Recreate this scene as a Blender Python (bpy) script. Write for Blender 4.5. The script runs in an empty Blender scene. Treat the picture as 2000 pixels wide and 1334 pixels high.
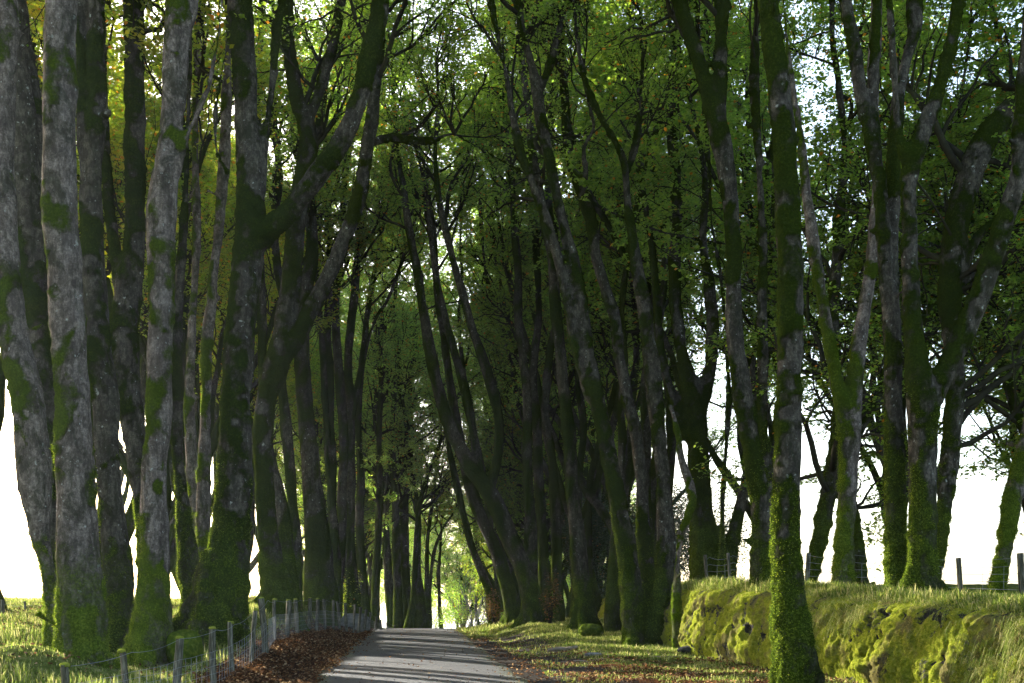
import bpy, math
import numpy as np
from mathutils import Vector
R = math.radians
rng = np.random.default_rng(7)
C = bpy.context.scene.collection
sc = bpy.context.scene

# ------------------------------------------------------------ camera, sky, sun, exposure
F, EYE, HY = 2222.0, 1.45, 1225.0
cam = bpy.data.cameras.new('camera'); co = bpy.data.objects.new('camera', cam); C.objects.link(co)
co.location = (0, 0, EYE); co.rotation_euler = (R(90), 0, 0)
cam.sensor_width = 36; cam.lens = F*36/2000; cam.shift_y = (HY-667)/2000; cam.clip_end = 9000; cam.clip_start = 0.3
sc.camera = co
SUN = Vector((-0.66, 0.75, 0)); SUN.normalize()
ELEV = R(15)
sv = Vector((SUN.x*math.cos(ELEV), SUN.y*math.cos(ELEV), math.sin(ELEV)))
w = bpy.data.worlds.new("World"); sc.world = w; w.use_nodes = True
nt = w.node_tree; bg = nt.nodes['Background']
sky = nt.nodes.new('ShaderNodeTexSky'); sky.sky_type = 'NISHITA'; sky.sun_disc = False
sky.sun_elevation = ELEV; sky.sun_rotation = math.atan2(SUN.x, SUN.y); sky.dust_density = 3.5; sky.air_density = 1.0
nt.links.new(sky.outputs[0], bg.inputs[0]); bg.inputs[1].default_value = 0.15
sl = bpy.data.lights.new('sun', 'SUN'); sl.energy = 4.6; sl.angle = R(0.5); sl.color = (1, 0.95, 0.85)
so = bpy.data.objects.new('sun', sl); C.objects.link(so); so.rotation_euler = sv.to_track_quat('Z', 'Y').to_euler(); so.location = (-30, 30, 30)
sc.view_settings.view_transform = 'Standard'; sc.view_settings.look = 'None'; sc.view_settings.gamma = 1
sc.view_settings.exposure = 2.45
sc.cycles.max_bounces = 8; sc.cycles.diffuse_bounces = 4; sc.cycles.transmission_bounces = 5; sc.cycles.volume_bounces = 0

# ------------------------------------------------------------ helpers
def W(px, py, Y): return np.array([(px-1000)/F*Y, Y, EYE+(HY-py)/F*Y])

def h3(ix, iy, iz, s):
    n = (ix*374761393 + iy*668265263 + iz*2147483647 + s*1274126177) & 0xffffffff
    n = ((n ^ (n >> 13))*1274126177) & 0xffffffff
    n = ((n ^ (n >> 16))*2246822519) & 0xffffffff
    return ((n ^ (n >> 15)) & 0xffffff)/float(0xffffff)
def vnoise(P, s=0):
    P = np.asarray(P, float); i = np.floor(P).astype(np.int64); f = P-i; f = f*f*(3-2*f)
    r = 0
    for dx in (0, 1):
        for dy in (0, 1):
            for dz in (0, 1):
                wgt = (f[..., 0] if dx else 1-f[..., 0])*(f[..., 1] if dy else 1-f[..., 1])*(f[..., 2] if dz else 1-f[..., 2])
                r = r + wgt*h3(i[..., 0]+dx, i[..., 1]+dy, i[..., 2]+dz, s)
    return r
def fbm(P, o=4, s=0):
    a, t, r = 0.5, 0, 0
    for k in range(o):
        r = r + a*vnoise(P*(2.03**k)+17.3*k, s+k); t += a; a *= .5
    return r/t
def worley(P, s=0):
    """2-D cells: distance to nearest and second nearest jittered centre, and the cell's id value"""
    i = np.floor(P).astype(np.int64); d1 = np.full(P.shape[:-1], 9.); d2 = d1.copy(); idv = np.zeros(P.shape[:-1])
    for dx in (-1, 0, 1):
        for dy in (-1, 0, 1):
            cx, cy = i[..., 0]+dx, i[..., 1]+dy; z = np.zeros_like(cx)
            d = np.hypot(cx+h3(cx, cy, z, s)-P[..., 0], cy+h3(cx, cy, z+1, s)-P[..., 1])
            m = d < d1
            d2 = np.where(m, d1, np.minimum(d2, d)); idv = np.where(m, h3(cx, cy, z+2, s), idv); d1 = np.where(m, d, d1)
    return d1, d2, idv
def sstep(a, b, x): t = np.clip((x-a)/(b-a), 0, 1); return t*t*(3-2*t)
def norm(v): return v/np.maximum(np.linalg.norm(v, axis=-1, keepdims=True), 1e-9)

def mesh(name, V, Fs, smooth=True, attrs=None):
    V = np.asarray(V, np.float32); me = bpy.data.meshes.new(name)
    me.vertices.add(len(V)); me.vertices.foreach_set('co', V.ravel())
    if isinstance(Fs, np.ndarray): Fs = [Fs]
    Fs = [f for f in Fs if len(f)]
    lv = np.concatenate([f.ravel() for f in Fs]).astype(np.int32)
    tot = np.concatenate([np.full(len(f), f.shape[1]) for f in Fs]).astype(np.int32)
    me.loops.add(len(lv)); me.loops.foreach_set('vertex_index', lv)
    me.polygons.add(len(tot)); me.polygons.foreach_set('loop_start', np.concatenate([[0], np.cumsum(tot)[:-1]]).astype(np.int32))
    me.update(calc_edges=True); me.validate()
    if smooth: me.polygons.foreach_set('use_smooth', np.ones(len(me.polygons), bool))
    for k, v in (attrs or {}).items():
        if len(v) == len(me.vertices):
            a = me.attributes.new(k, 'FLOAT', 'POINT'); a.data.foreach_set('value', np.asarray(v, np.float32))
    return me
def obj(name, me, mat, parent=None, **props):
    o = bpy.data.objects.new(name, me); C.objects.link(o)
    if mat and not me.materials: me.materials.append(mat)
    if parent: o.parent = parent
    for k, v in props.items(): o[k] = v
    return o
def empty(name, loc, label, cat, group=None, rz=0):
    o = bpy.data.objects.new(name, None); C.objects.link(o); o.location = loc; o.rotation_euler = (0, 0, rz); o.empty_display_size = .3
    o['label'] = label; o['category'] = cat
    if group: o['group'] = group
    return o
def tubes(P, Rr, s, cap=False, phase=None):
    """P (B,n,3) centre lines, Rr (B,n) radii -> verts, [quads, tris]"""
    B, n = P.shape[:2]
    T = norm(np.gradient(P, axis=1)); mT = np.abs(T.mean(1)); ref = np.eye(3)[mT.argmin(1)][:, None, :]
    U = norm(np.cross(T, np.broadcast_to(ref, T.shape))); Vv = np.cross(T, U)
    a = np.arange(s)*2*math.pi/s
    ring = U[:, :, None, :]*np.cos(a)[None, None, :, None]+Vv[:, :, None, :]*np.sin(a)[None, None, :, None]
    V = P[:, :, None, :]+ring*Rr[:, :, None, None]
    base = (np.arange(B)*n*s)[:, None, None]; i = np.arange(n-1)[None, :, None]*s; j = np.arange(s)[None, None, :]; j2 = (j+1) % s
    q = np.stack([base+i+j, base+i+j2, base+i+s+j2, base+i+s+j], -1).reshape(-1, 4)
    V = V.reshape(-1, 3); tr = np.zeros((0, 3), int)
    if cap:
        nv = len(V); V = np.concatenate([V, P[:, 0], P[:, -1]])
        L = []
        for b in range(B):
            for k in range(s):
                k2 = (k+1) % s; o0 = b*n*s; o1 = o0+(n-1)*s
                L += [(nv+b, o0+k2, o0+k), (nv+B+b, o1+k, o1+k2)]
        tr = np.array(L)
    return V, [q, tr]
def merge(parts):
    Vs, Q, T, n = [], [], [], 0
    for V, Fs in parts:
        Vs.append(V)
        for f in Fs:
            if len(f): (Q if f.shape[1] == 4 else T).append(f+n)
        n += len(V)
    return np.concatenate(Vs), [np.concatenate(Q) if Q else np.zeros((0, 4), int), np.concatenate(T) if T else np.zeros((0, 3), int)]
def spline(pts, step):
    """Catmull-Rom through rows of pts, resampled about every step metres"""
    p = np.asarray(pts, float); p = np.concatenate([[2*p[0]-p[1]], p, [2*p[-1]-p[-2]]]); out = []
    for i in range(1, len(p)-2):
        a, b, c, d = p[i-1:i+3]; m = max(2, int(np.linalg.norm((c-b)[:3])/step)); t = (np.arange(m)/m)[:, None]
        out.append(.5*((2*b)+(-a+c)*t+(2*a-5*b+4*c-d)*t*t+(-a+3*b-3*c+d)*t**3))
    out.append(p[-2][None]); o = np.concatenate(out); o[:, 3] = np.maximum(o[:, 3], .008); return o
def boxv(c, d, tilt=0):
    x, y, z = np.array(d)/2; V = np.array([[i*x, j*y, k*z] for i in (-1, 1) for j in (-1, 1) for k in (-1, 1)])+np.array(c)
    return V, [np.array([[0, 1, 3, 2], [4, 6, 7, 5], [0, 4, 5, 1], [2, 3, 7, 6], [0, 2, 6, 4], [1, 5, 7, 3]])]

# ------------------------------------------------------------ terrain functions
def slopeZ(Y):
    Y = np.asarray(Y, float); d = np.clip(Y-44, 0, 19.8)
    return .0275*Y-.0012*d*d-np.where(Y > 63.8, (Y-63.8)*.0475, 0)*np.where(Y > 400, 1, 1)
def slopeZ2(Y):
    z = slopeZ(np.minimum(Y, 160)); return z
def xc(Y):
    Y = np.asarray(Y, float); a = -1.58-.09*(np.minimum(Y, 47)-19); b = np.clip(Y-47, 0, 33)
    return a-.09*b+.5*(.09/33)*b*b*1.3+np.maximum(Y-80, 0)*.027
def ip(Y, xs, ys): return np.interp(Y, xs, ys)
def xw(Y): return ip(Y, [0, 10, 14.3, 22, 24.5, 26.6, 30, 38, 48, 60, 100], [8.6, 7.2, 6.4, 4.95, 4.42, 4.12, 4.05, 3.95, 3.8, 3.6, 6])
def wtop(Y): return ip(Y, [0, 10, 14.3, 22, 26.6, 48, 70, 90], [.9, 1.05, 1.25, 1.56, 1.70, 1.4, .9, .2])
def ground(X, Y, rough=True):
    X = np.asarray(X, float); Y = np.asarray(Y, float)
    c = xc(Y); eL = c-1.9-X; eR = X-c-1.9; dW = X-xw(Y)
    fH = ip(Y, [5, 12, 17, 22, 30, 38, 47, 60], [.15, .1, .12, .42, .42, .36, .15, .1])
    bH = ip(Y, [5, 12, 17, 20, 22, 25, 30, 36, 45, 60, 90], [.3, .25, .22, .3, .6, .9, 1.15, 1.35, 1.2, .8, .4])
    b2 = ip(Y, [5, 15, 17, 21, 30, 60, 90], [.35, .4, .65, .85, 1.3, 1.0, .5])
    gl = fH*sstep(0, 1.0, eL)+(bH-fH)*sstep(1.1, 2.4, eL)+(b2-bH)*sstep(3, 6, eL)-np.clip(eL-13, 0, 130)*.055
    vH = ip(Y, [0, 15, 20, 26, 29, 36, 42, 50, 80], [0, .03, .05, .12, .2, .38, .5, .4, .2])
    gr = vH*sstep(.7, 2.4, eR)
    up = sstep(.55, .95, dW)
    gr = gr*(1-up)+up*wtop(Y)-np.clip(dW-9, 0, 130)*.055
    g = np.where(eL > 0, gl, np.where(eR > 0, gr, 0))
    off = np.minimum(sstep(0, .5, np.maximum(eL, eR)), 1)
    if rough:
        P = np.stack([X, Y, 0*X], -1)
        g = g+.38*np.exp(-(((X+6.9)/.9)**2+((Y-16.4)/.9)**2))+.12*np.exp(-(((X+7.6)/1.5)**2+((Y-15.6)/1.)**2))
        g = g+off*((fbm(P*.9, 3, 3)-.5)*.16+(fbm(P*4, 2, 5)-.5)*.05)
        g = g-.02*(1-off)
    far = sstep(150, 400, np.hypot(X, Y))
    return (slopeZ2(Y)+g)*(1-far)+far*(-6+4*fbm(np.stack([X, Y, 0*X], -1)*.004, 3, 9))

# ------------------------------------------------------------ materials
def newmat(name):
    m = bpy.data.materials.new(name); m.use_nodes = True; n = m.node_tree; p = n.nodes['Principled BSDF']; p.inputs['Roughness'].default_value = .9
    p.inputs['Specular IOR Level'].default_value = 0.0
    return m, n, p
class NB:
    def __init__(s, n): s.n = n
    def add(s, t, **kw):
        o = s.n.nodes.new(t)
        for k, v in kw.items():
            if k.startswith('i_'):
                key = k[2:].replace('_', ' '); key = int(key) if key.isdigit() else key
                if isinstance(v, bpy.types.NodeSocket): s.n.links.new(v, o.inputs[key])
                else: o.inputs[key].default_value = v
            else: setattr(o, k, v)
        return o
    def noise(s, vec, scale, detail=5, rough=.55, dist=0):
        o = s.add('ShaderNodeTexNoise', i_Scale=scale, i_Detail=detail, i_Roughness=rough, i_Distortion=dist); s.n.links.new(vec, o.inputs['Vector']); return o.outputs['Fac']
    def ramp(s, f, stops):
        o = s.add('ShaderNodeValToRGB'); s.n.links.new(f, o.inputs[0]); e = o.color_ramp.elements
        while len(e) < len(stops): e.new(.5)
        for i, (p, c) in enumerate(stops):
            e[i].position = p; e[i].color = (c, c, c, 1) if isinstance(c, (int, float)) else tuple(c)+(1,)
        return o.outputs[0]
    def mix(s, f, a, b, mode='MIX'):
        o = s.add('ShaderNodeMix', data_type='RGBA', blend_type=mode)
        for k, v in ((0, f), (6, a), (7, b)):
            if isinstance(v, bpy.types.NodeSocket): s.n.links.new(v, o.inputs[k])
            else: o.inputs[k].default_value = v if k == 0 else tuple(v)+(1,)
        return o.outputs[2]
    def math(s, op, a, b=0., clamp=False):
        o = s.add('ShaderNodeMath', operation=op, use_clamp=clamp)
        for k, v in ((0, a), (1, b)):
            if isinstance(v, bpy.types.NodeSocket): s.n.links.new(v, o.inputs[k])
            else: o.inputs[k].default_value = v
        return o.outputs[0]
    def attr(s, nm): return s.add('ShaderNodeAttribute', attribute_name=nm).outputs['Fac']
    def pos(s): return s.add('ShaderNodeNewGeometry').outputs['Position']
    def objc(s): return s.add('ShaderNodeTexCoord').outputs['Object']
    def scale(s, v, sc3): 
        o = s.add('ShaderNodeMapping'); s.n.links.new(v, o.inputs[0]); o.inputs['Scale'].default_value = sc3; return o.outputs[0]
    def bump(s, h, dist, p, strength=1.0):
        o = s.add('ShaderNodeBump', i_Distance=dist, i_Strength=strength); s.n.links.new(h, o.inputs['Height']); s.n.links.new(o.outputs[0], p.inputs['Normal'])

def bark_mat(name, pale, dark, mossA, mossB):
    m, n, p = newmat(name); b = NB(n); v = b.objc()
    st = b.scale(v, (3, 3, 1.5)); hz = b.scale(v, (1.5, 1.5, 4))
    c = b.ramp(b.noise(st, 4.5, 8, .78, .6), [(.36, dark), (.5, tuple((x+y)/2 for x, y in zip(pale, dark))), (.6, pale)])
    c = b.mix(b.ramp(b.noise(hz, 9, 3, .7), [(.45, 0.), (.7, .45)]), c, tuple(x*.45 for x in dark))
    c = b.mix(b.ramp(b.noise(b.scale(v, (1, 1, .5)), 7, 6, .8), [(.42, .75), (.56, 0.)]), c, tuple(x*.6 for x in dark))
    c = b.mix(b.ramp(b.noise(v, 11, 3, .6), [(.66, 0.), (.7, .8)]), c, (.36, .38, .35))                  # lichen
    c = b.mix(b.ramp(b.noise(b.scale(v, (1, 1, .6)), 3.1, 6, .7, .8), [(.52, 0.), (.62, .7)]), c, (.028, .03, .018))
    c = b.mix(b.ramp(b.noise(v, 55, 2, .6), [(.55, 0.), (.75, .5)]), c, (.03, .026, .022))
    mc = b.ramp(b.noise(v, 30, 4, .7), [(.3, tuple(x*.45 for x in mossA)), (.5, mossA), (.72, mossB)])
    mc = b.mix(b.ramp(b.noise(v, 3, 3), [(.4, 0.), (.62, .6)]), mc, tuple(x*.5 for x in mossA))
    mc = b.mix(b.ramp(b.math('SUBTRACT', b.add('ShaderNodeSeparateXYZ', i_0=v).outputs[2], b.math('MULTIPLY', b.noise(v, 1.5, 2), 3.)), [(.1, 0.), (1., .7 if 'pale' not in name else .55)]), mc, tuple(x*.35 for x in mossA)); a = b.attr('moss'); f = b.math('ADD', a, b.math('MULTIPLY', b.math('SUBTRACT', b.noise(v, 16, 6, .8), .5), 1.3))  # moss colour darkens with height, painting in the dimmer light up the trunk
    f = b.ramp(f, [(.25, 0.), (.8, 1.)])
    n.links.new(b.mix(f, c, mc), p.inputs['Base Color'])
    hb = b.math('MULTIPLY', b.noise(b.scale(v, (1, 1, .35)), 26, 6, .8), .6)
    hm = b.math('MULTIPLY', b.math('ADD', b.noise(v, 42, 3, .8), b.noise(v, 13, 2, .6)), f)
    b.bump(b.math('ADD', hb, hm), .055, p)
    return m
M = {}
M['bark_pale'] = bark_mat('beech_bark_pale', (.29, .245, .215), (.075, .06, .052), (.09, .14, .012), (.25, .32, .03))
M['bark_green'] = bark_mat('beech_bark_green', (.145, .128, .105), (.036, .032, .026), (.045, .072, .009), (.18, .23, .022))
M['bark_dark'] = bark_mat('beech_bark_dark', (.12, .11, .093), (.038, .034, .029), (.05, .075, .01), (.13, .17, .02))
def twig():
    m, n, p = newmat('twig_bark'); b = NB(n)
    n.links.new(b.ramp(b.noise(b.objc(), 3, 4), [(.35, (.018, .016, .013)), (.6, (.035, .034, .02)), (.75, (.03, .042, .012))]), p.inputs['Base Color']); return m
M['twig'] = twig()
def leaf_mat(name, cols, yel, orange=.02, trans=.55, thr=.62):
    m, n, p = newmat(name); b = NB(n); g = b.add('ShaderNodeNewGeometry'); rnd = g.outputs['Random Per Island']
    c = b.ramp(rnd, [(0, cols[0]), (.5, cols[1]), (1, cols[2])])
    cl = b.noise(b.pos(), .55, 3, .6)
    c = b.mix(b.ramp(cl, [(thr-.04, 0.), (thr+.1, .8)]), c, yel)
    c = b.mix(b.ramp(rnd, [(.985-orange*2, 0.), (.99-orange*2, 1.)]), c, (.34, .13, .015))
    tr = b.add('ShaderNodeBsdfTranslucent'); mx = b.add('ShaderNodeMixShader', i_0=trans)
    n.links.new(b.mix(1.0, c, (2.1, 2.15, 1.3), 'MULTIPLY'), tr.inputs[0]); n.links.new(c, p.inputs['Base Color']); p.inputs['Roughness'].default_value = .5; p.inputs['Specular IOR Level'].default_value = .25
    n.links.new(p.outputs[0], mx.inputs[1]); n.links.new(tr.outputs[0], mx.inputs[2])
    n.links.new(mx.outputs[0], n.nodes['Material Output'].inputs[0]); return m
M['leaf'] = leaf_mat('beech_leaf', [(.075, .135, .022), (.125, .195, .03), (.18, .24, .035)], (.19, .22, .02), .006, .6, .7)
M['leaf_yellow'] = leaf_mat('beech_leaf_yellow', [(.10, .17, .016), (.15, .20, .018), (.22, .22, .018)], (.28, .23, .018), .012, .6, .6)
M['leaf_far'] = leaf_mat('far_leaf_lightened', [(.13, .22, .06), (.19, .29, .065), (.26, .34, .07)], (.28, .29, .05), .01, .6, .6)  # leaf colour lightened to stand in for light and haze deep in the avenue
M['leaf_lime'] = leaf_mat('lime_leaf', [(.10, .17, .018), (.15, .22, .02), (.21, .24, .022)], (.30, .28, .02), .01, .6, .6)
M['holly'] = leaf_mat('holly_leaf', [(.012, .028, .007), (.02, .042, .01), (.035, .06, .012)], (.05, .05, .01), 0, .15, .7)
M['leaf_brown'] = leaf_mat('brown_leaf', [(.07, .03, .013), (.10, .055, .02), (.09, .08, .02)], (.12, .07, .02), .05, .35)

def ground_mat():
    m, n, p = newmat('ground_soil_and_turf'); b = NB(n); v = b.pos()
    gr = b.ramp(b.noise(v, 5, 6, .7), [(.3, (.04, .045, .012)), (.5, (.09, .11, .025)), (.65, (.17, .165, .06)), (.8, (.24, .2, .10))])
    gr = b.mix(b.attr('field'), gr, b.ramp(b.noise(v, .8, 4, .6), [(.3, (.24, .25, .12)), (.7, (.34, .33, .19))])); lt = b.ramp(b.noise(v, 26, 5, .8), [(.3, (.018, .012, .008)), (.48, (.07, .032, .016)), (.6, (.15, .065, .028)), (.75, (.26, .16, .08))])
    sl_ = b.ramp(b.noise(v, 30, 5, .8), [(.3, (.02, .018, .015)), (.5, (.05, .043, .036)), (.72, (.13, .115, .095))])
    c = b.mix(b.ramp(b.math('ADD', b.attr('litter'), b.math('MULTIPLY', b.math('SUBTRACT', b.noise(v, 4, 4, .7), .5), .8)), [(.4, 0.), (.6, 1.)]), gr, lt)
    c = b.mix(b.ramp(b.math('ADD', b.attr('soil'), b.math('MULTIPLY', b.math('SUBTRACT', b.noise(v, 3, 5, .7), .5), .9)), [(.42, 0.), (.58, 1.)]), c, sl_)
    n.links.new(c, p.inputs['Base Color']); b.bump(b.noise(v, 22, 6, .8), .04, p); return m
M['ground'] = ground_mat()
def road_mat():
    m, n, p = newmat('worn_asphalt'); b = NB(n); v = b.pos()
    c = b.ramp(b.noise(v, 160, 3, .8), [(.3, (.012, .0135, .017)), (.55, (.026, .029, .034)), (.75, (.085, .09, .1))])
    c = b.mix(b.ramp(b.noise(v, 1.3, 5, .65), [(.4, 0.), (.65, .7)]), c, (.026, .028, .031))
    c = b.mix(b.ramp(b.noise(b.scale(v, (2.2, .25, 1)), 1.4, 4, .6), [(.5, 0.), (.62, .35)]), c, (.06, .063, .066))
    f = b.math('MULTIPLY', b.attr('edge'), b.noise(v, 6, 5, .75))
    c = b.mix(b.ramp(f, [(.3, 0.), (.5, .85)]), c, (.07, .085, .02))
    vo = b.add('ShaderNodeTexVoronoi', feature='DISTANCE_TO_EDGE', i_Scale=.8); n.links.new(b.mix(.15, v, b.add('ShaderNodeTexNoise', i_Scale=2.).outputs[1]), vo.inputs['Vector'])
    c = b.mix(b.ramp(vo.outputs[0], [(.0, .55), (.008, 0.)]), c, (.02, .02, .018))
    n.links.new(c, p.inputs['Base Color']); p.inputs['Roughness'].default_value = .62; p.inputs['Specular IOR Level'].default_value = .4
    b.bump(b.noise(v, 140, 3, .8), .012, p); return m
M['road'] = road_mat()
def simple(name, stops, scale, bump=.01, bs=30, st=(1, 1, 1), rough=.9):
    m, n, p = newmat(name); b = NB(n); v = b.scale(b.objc(), st)
    n.links.new(b.ramp(b.noise(v, scale, 6, .65), stops), p.inputs['Base Color']); b.bump(b.noise(v, bs, 5, .7), bump, p); p.inputs['Roughness'].default_value = rough; return m
M['post'] = simple('weathered_post', [(.36, (.03, .03, .02)), (.5, (.085, .08, .058)), (.64, (.2, .185, .145))], 6, .01, 40, (6, 6, .6))
M['post_moss'] = simple('post_top_moss', [(.3, (.12, .16, .02)), (.7, (.26, .28, .04))], 20, .02, 60)
M['wire'] = simple('galvanised_wire', [(.3, (.16, .165, .17)), (.7, (.28, .285, .29))], 5, .001, 30, rough=.5)
M['rock'] = simple('grey_rock', [(.3, (.07, .07, .073)), (.5, (.15, .15, .15)), (.7, (.27, .26, .25))], 4, .03, 12)
M['darkrock'] = simple('dark_rock', [(.3, (.02, .02, .02)), (.6, (.06, .06, .058)), (.75, (.12, .12, .11))], 6, .03, 18)
M['deadwood'] = simple('dead_wood', [(.3, (.1, .08, .06)), (.6, (.28, .23, .18))], 5, .01, 30, (1, 1, 1))
M['mossmound'] = simple('moss_cushion', [(.3, (.03, .05, .006)), (.5, (.06, .09, .01)), (.7, (.13, .15, .02))], 14, .04, 30)
def grass_mat(name, cols):
    m, n, p = newmat(name); b = NB(n); g = b.add('ShaderNodeNewGeometry'); rnd = g.outputs['Random Per Island']
    c = b.ramp(rnd, [(0, cols[0]), (.45, cols[1]), (.75, cols[2]), (1, cols[3])])
    tr = b.add('ShaderNodeBsdfTranslucent'); mx = b.add('ShaderNodeMixShader', i_0=.4)
    n.links.new(b.mix(1.0, c, (1.6, 1.6, 1.3), 'MULTIPLY'), tr.inputs[0]); n.links.new(c, p.inputs['Base Color'])
    n.links.new(p.outputs[0], mx.inputs[1]); n.links.new(tr.outputs[0], mx.inputs[2]); n.links.new(mx.outputs[0], n.nodes['Material Output'].inputs[0]); return m
M['grass'] = grass_mat('verge_grass', [(.055, .09, .015), (.14, .19, .035), (.26, .27, .08), (.44, .38, .2)])
M['mosstuft'] = grass_mat('moss_tuft', [(.05, .08, .01), (.09, .135, .014), (.14, .19, .02), (.22, .26, .03)])
M['fallen'] = grass_mat('fallen_leaf', [(.03, .018, .013), (.065, .034, .02), (.13, .058, .026), (.30, .2, .12)])
def wall_mat():
    m, n, p = newmat('moss_over_stone'); b = NB(n); v = b.pos()
    mc = b.ramp(b.noise(v, 18, 6, .8), [(.26, (.035, .045, .008)), (.37, (.14, .18, .014)), (.48, (.24, .28, .025)), (.65, (.38, .38, .05))])
    mc = b.mix(b.ramp(b.noise(v, 1.7, 4, .6), [(.5, 0.), (.62, .75)]), mc, (.17, .13, .07))
    stc = b.ramp(b.noise(v, 9, 5, .7), [(.3, (.02, .018, .016)), (.6, (.07, .065, .06)), (.8, (.25, .25, .25))])
    f = b.math('ADD', b.attr('bare'), b.math('MULTIPLY', b.math('SUBTRACT', b.noise(v, 14, 4, .7), .5), .5))
    n.links.new(b.mix(b.ramp(f, [(.5, 0.), (.6, 1.)]), mc, stc), p.inputs['Base Color'])
    b.bump(b.math('ADD', b.noise(v, 45, 4, .8), b.math('MULTIPLY', b.noise(v, 15, 3, .7), 1.5)), .09, p); return m
M['wall'] = wall_mat()

# ------------------------------------------------------------ ground and road
def lin(a, b, s): return np.arange(a, b, s)
gx = np.concatenate([[-3500, -1500, -700, -350, -200, -130, -90, -60, -45, -35], lin(-30, -16, 1.), lin(-16, -1, .17), lin(-1, 3, .17), lin(3, 10, .14), lin(10, 20, .6), [22, 26, 32, 45, 60, 90, 130, 200, 350, 700, 1500, 3500]])
gy = np.concatenate([[-3000, -1000, -400, -150, -60, -30, -15, -5, 0, 4, 7], lin(9, 45, .15), lin(45, 70, .4), lin(70, 160, 2.5), [165, 175, 190, 210, 240, 280, 340, 420, 550, 800, 1200, 2000, 3500, 6000]])
GX, GY = np.meshgrid(gx, gy); GZ = ground(GX, GY)
V = np.stack([GX, GY, GZ], -1).reshape(-1, 3); nx, ny = len(gx), len(gy)
ii = (np.arange(ny-1)[:, None]*nx+np.arange(nx-1)[None, :]).ravel()
c0 = xc(GY); eL = c0-1.9-GX; eR = GX-c0-1.9
litter = sstep(2.2, 1.0, eL)*(eL > -.5)*1.0
litter = np.where(eR > 0, .62*sstep(3.6, .4, eR)*sstep(48, 24, GY)+.7*sstep(24, 21, GY)*sstep(6, 4, eR), litter)
soil = np.where((eR > -.5), sstep(2.6, 1.2, eR)*sstep(46, 34, GY)*.75, 0)
soil = np.where(eL > 5, 0, soil)
gnd = obj('ground', mesh('ground', V, np.stack([ii, ii+1, ii+1+nx, ii+nx], -1), attrs=dict(litter=litter.ravel(), soil=soil.ravel(), field=(sstep(7, 12, np.maximum(eL, eR-4))).ravel())), M['ground'], kind='structure')
ry = np.concatenate([lin(-30, 8, 2), lin(8, 50, .25), lin(50, 170, 2)]); rs = np.linspace(-1, 1, 25)
wob = lambda Y, s: (fbm(np.stack([Y*.8, 0*Y+s, 0*Y], -1), 3, 40)-.5)*.45
xl = xc(ry)-1.9+wob(ry, 1.); xr = xc(ry)+1.9+wob(ry, 7.)
RX = xl[:, None]*(1-rs[None])/2+xr[:, None]*(1+rs[None])/2; RY = np.repeat(ry[:, None], 25, 1)
RZ = slopeZ2(RY)+.03*(1-rs[None]**2)+.004
RZ[:, [0, -1]] -= .05
ii = (np.arange(len(ry)-1)[:, None]*25+np.arange(24)[None, :]).ravel()
edge = np.clip(sstep(.55, 1.0, np.abs(rs))[None]*.9+.55*np.exp(-((rs[None]-.55)/.25)**2)*sstep(26, 18, RY)+0*RY, 0, 1)
obj('road', mesh('road', np.stack([RX, RY, RZ], -1).reshape(-1, 3), np.stack([ii, ii+1, ii+26, ii+25], -1), attrs=dict(edge=edge.ravel())), M['road'], kind='structure')

# ------------------------------------------------------------ trees
def leaves(P, Dr, size, seed):
    """rhombic leaves at points P, flat sprays with random tilt"""
    r = np.random.default_rng(seed); n = len(P)
    nrm = norm(np.stack([r.normal(0, .5, n), r.normal(0, .5, n), np.ones(n)], -1))
    az = r.uniform(0, 2*math.pi, n); d = np.stack([np.cos(az), np.sin(az), r.normal(-.1, .3, n)], -1)+Dr*.6
    u = norm(d-nrm*(d*nrm).sum(-1, keepdims=True)); v = np.cross(nrm, u); L = size*r.uniform(.65, 1.25, n)[:, None]; wd = L*.34
    V = np.stack([P, P+u*L*.5+v*wd, P+u*L-nrm*L*.15, P+u*L*.5-v*wd], 1).reshape(-1, 3)
    return V, np.arange(n*4).reshape(-1, 4)
def grow(st, dr, ln, n, wander, up, r):
    """vectorised random walk: (B,n,3) polylines"""
    P = [st]; d = norm(dr); s = (ln/(n-1))[:, None]
    for k in range(n-1):
        d = norm(d+r.normal(0, wander, d.shape)+np.array([0, 0, up])); P.append(P[-1]+d*s)
    return np.stack(P, 1)
def spawn(P, Rd, k, t0, ang, r, upb, out=None):
    """k children from each polyline"""
    B, n = P.shape[:2]; t = r.uniform(t0, .98, (B, k)); f = t*(n-1); i = np.minimum(f.astype(int), n-2); fr = (f-i)[..., None]; b = np.arange(B)[:, None]
    p = P[b, i]*(1-fr)+P[b, i+1]*fr; rad = Rd[b, i]*(1-fr[..., 0])+Rd[b, i+1]*fr[..., 0]; tg = norm(P[b, i+1]-P[b, i])
    rv = norm(r.normal(size=tg.shape)); pr = norm(rv-tg*(rv*tg).sum(-1, keepdims=True))
    if out is not None: pr = norm(pr+out)
    a = r.uniform(ang[0], ang[1], (B, k, 1)); d = norm(tg*np.cos(a)+pr*np.sin(a)+np.array([0, 0, upb]))
    return p.reshape(-1, 3), d.reshape(-1, 3), rad.reshape(-1), t.reshape(-1)
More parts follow.
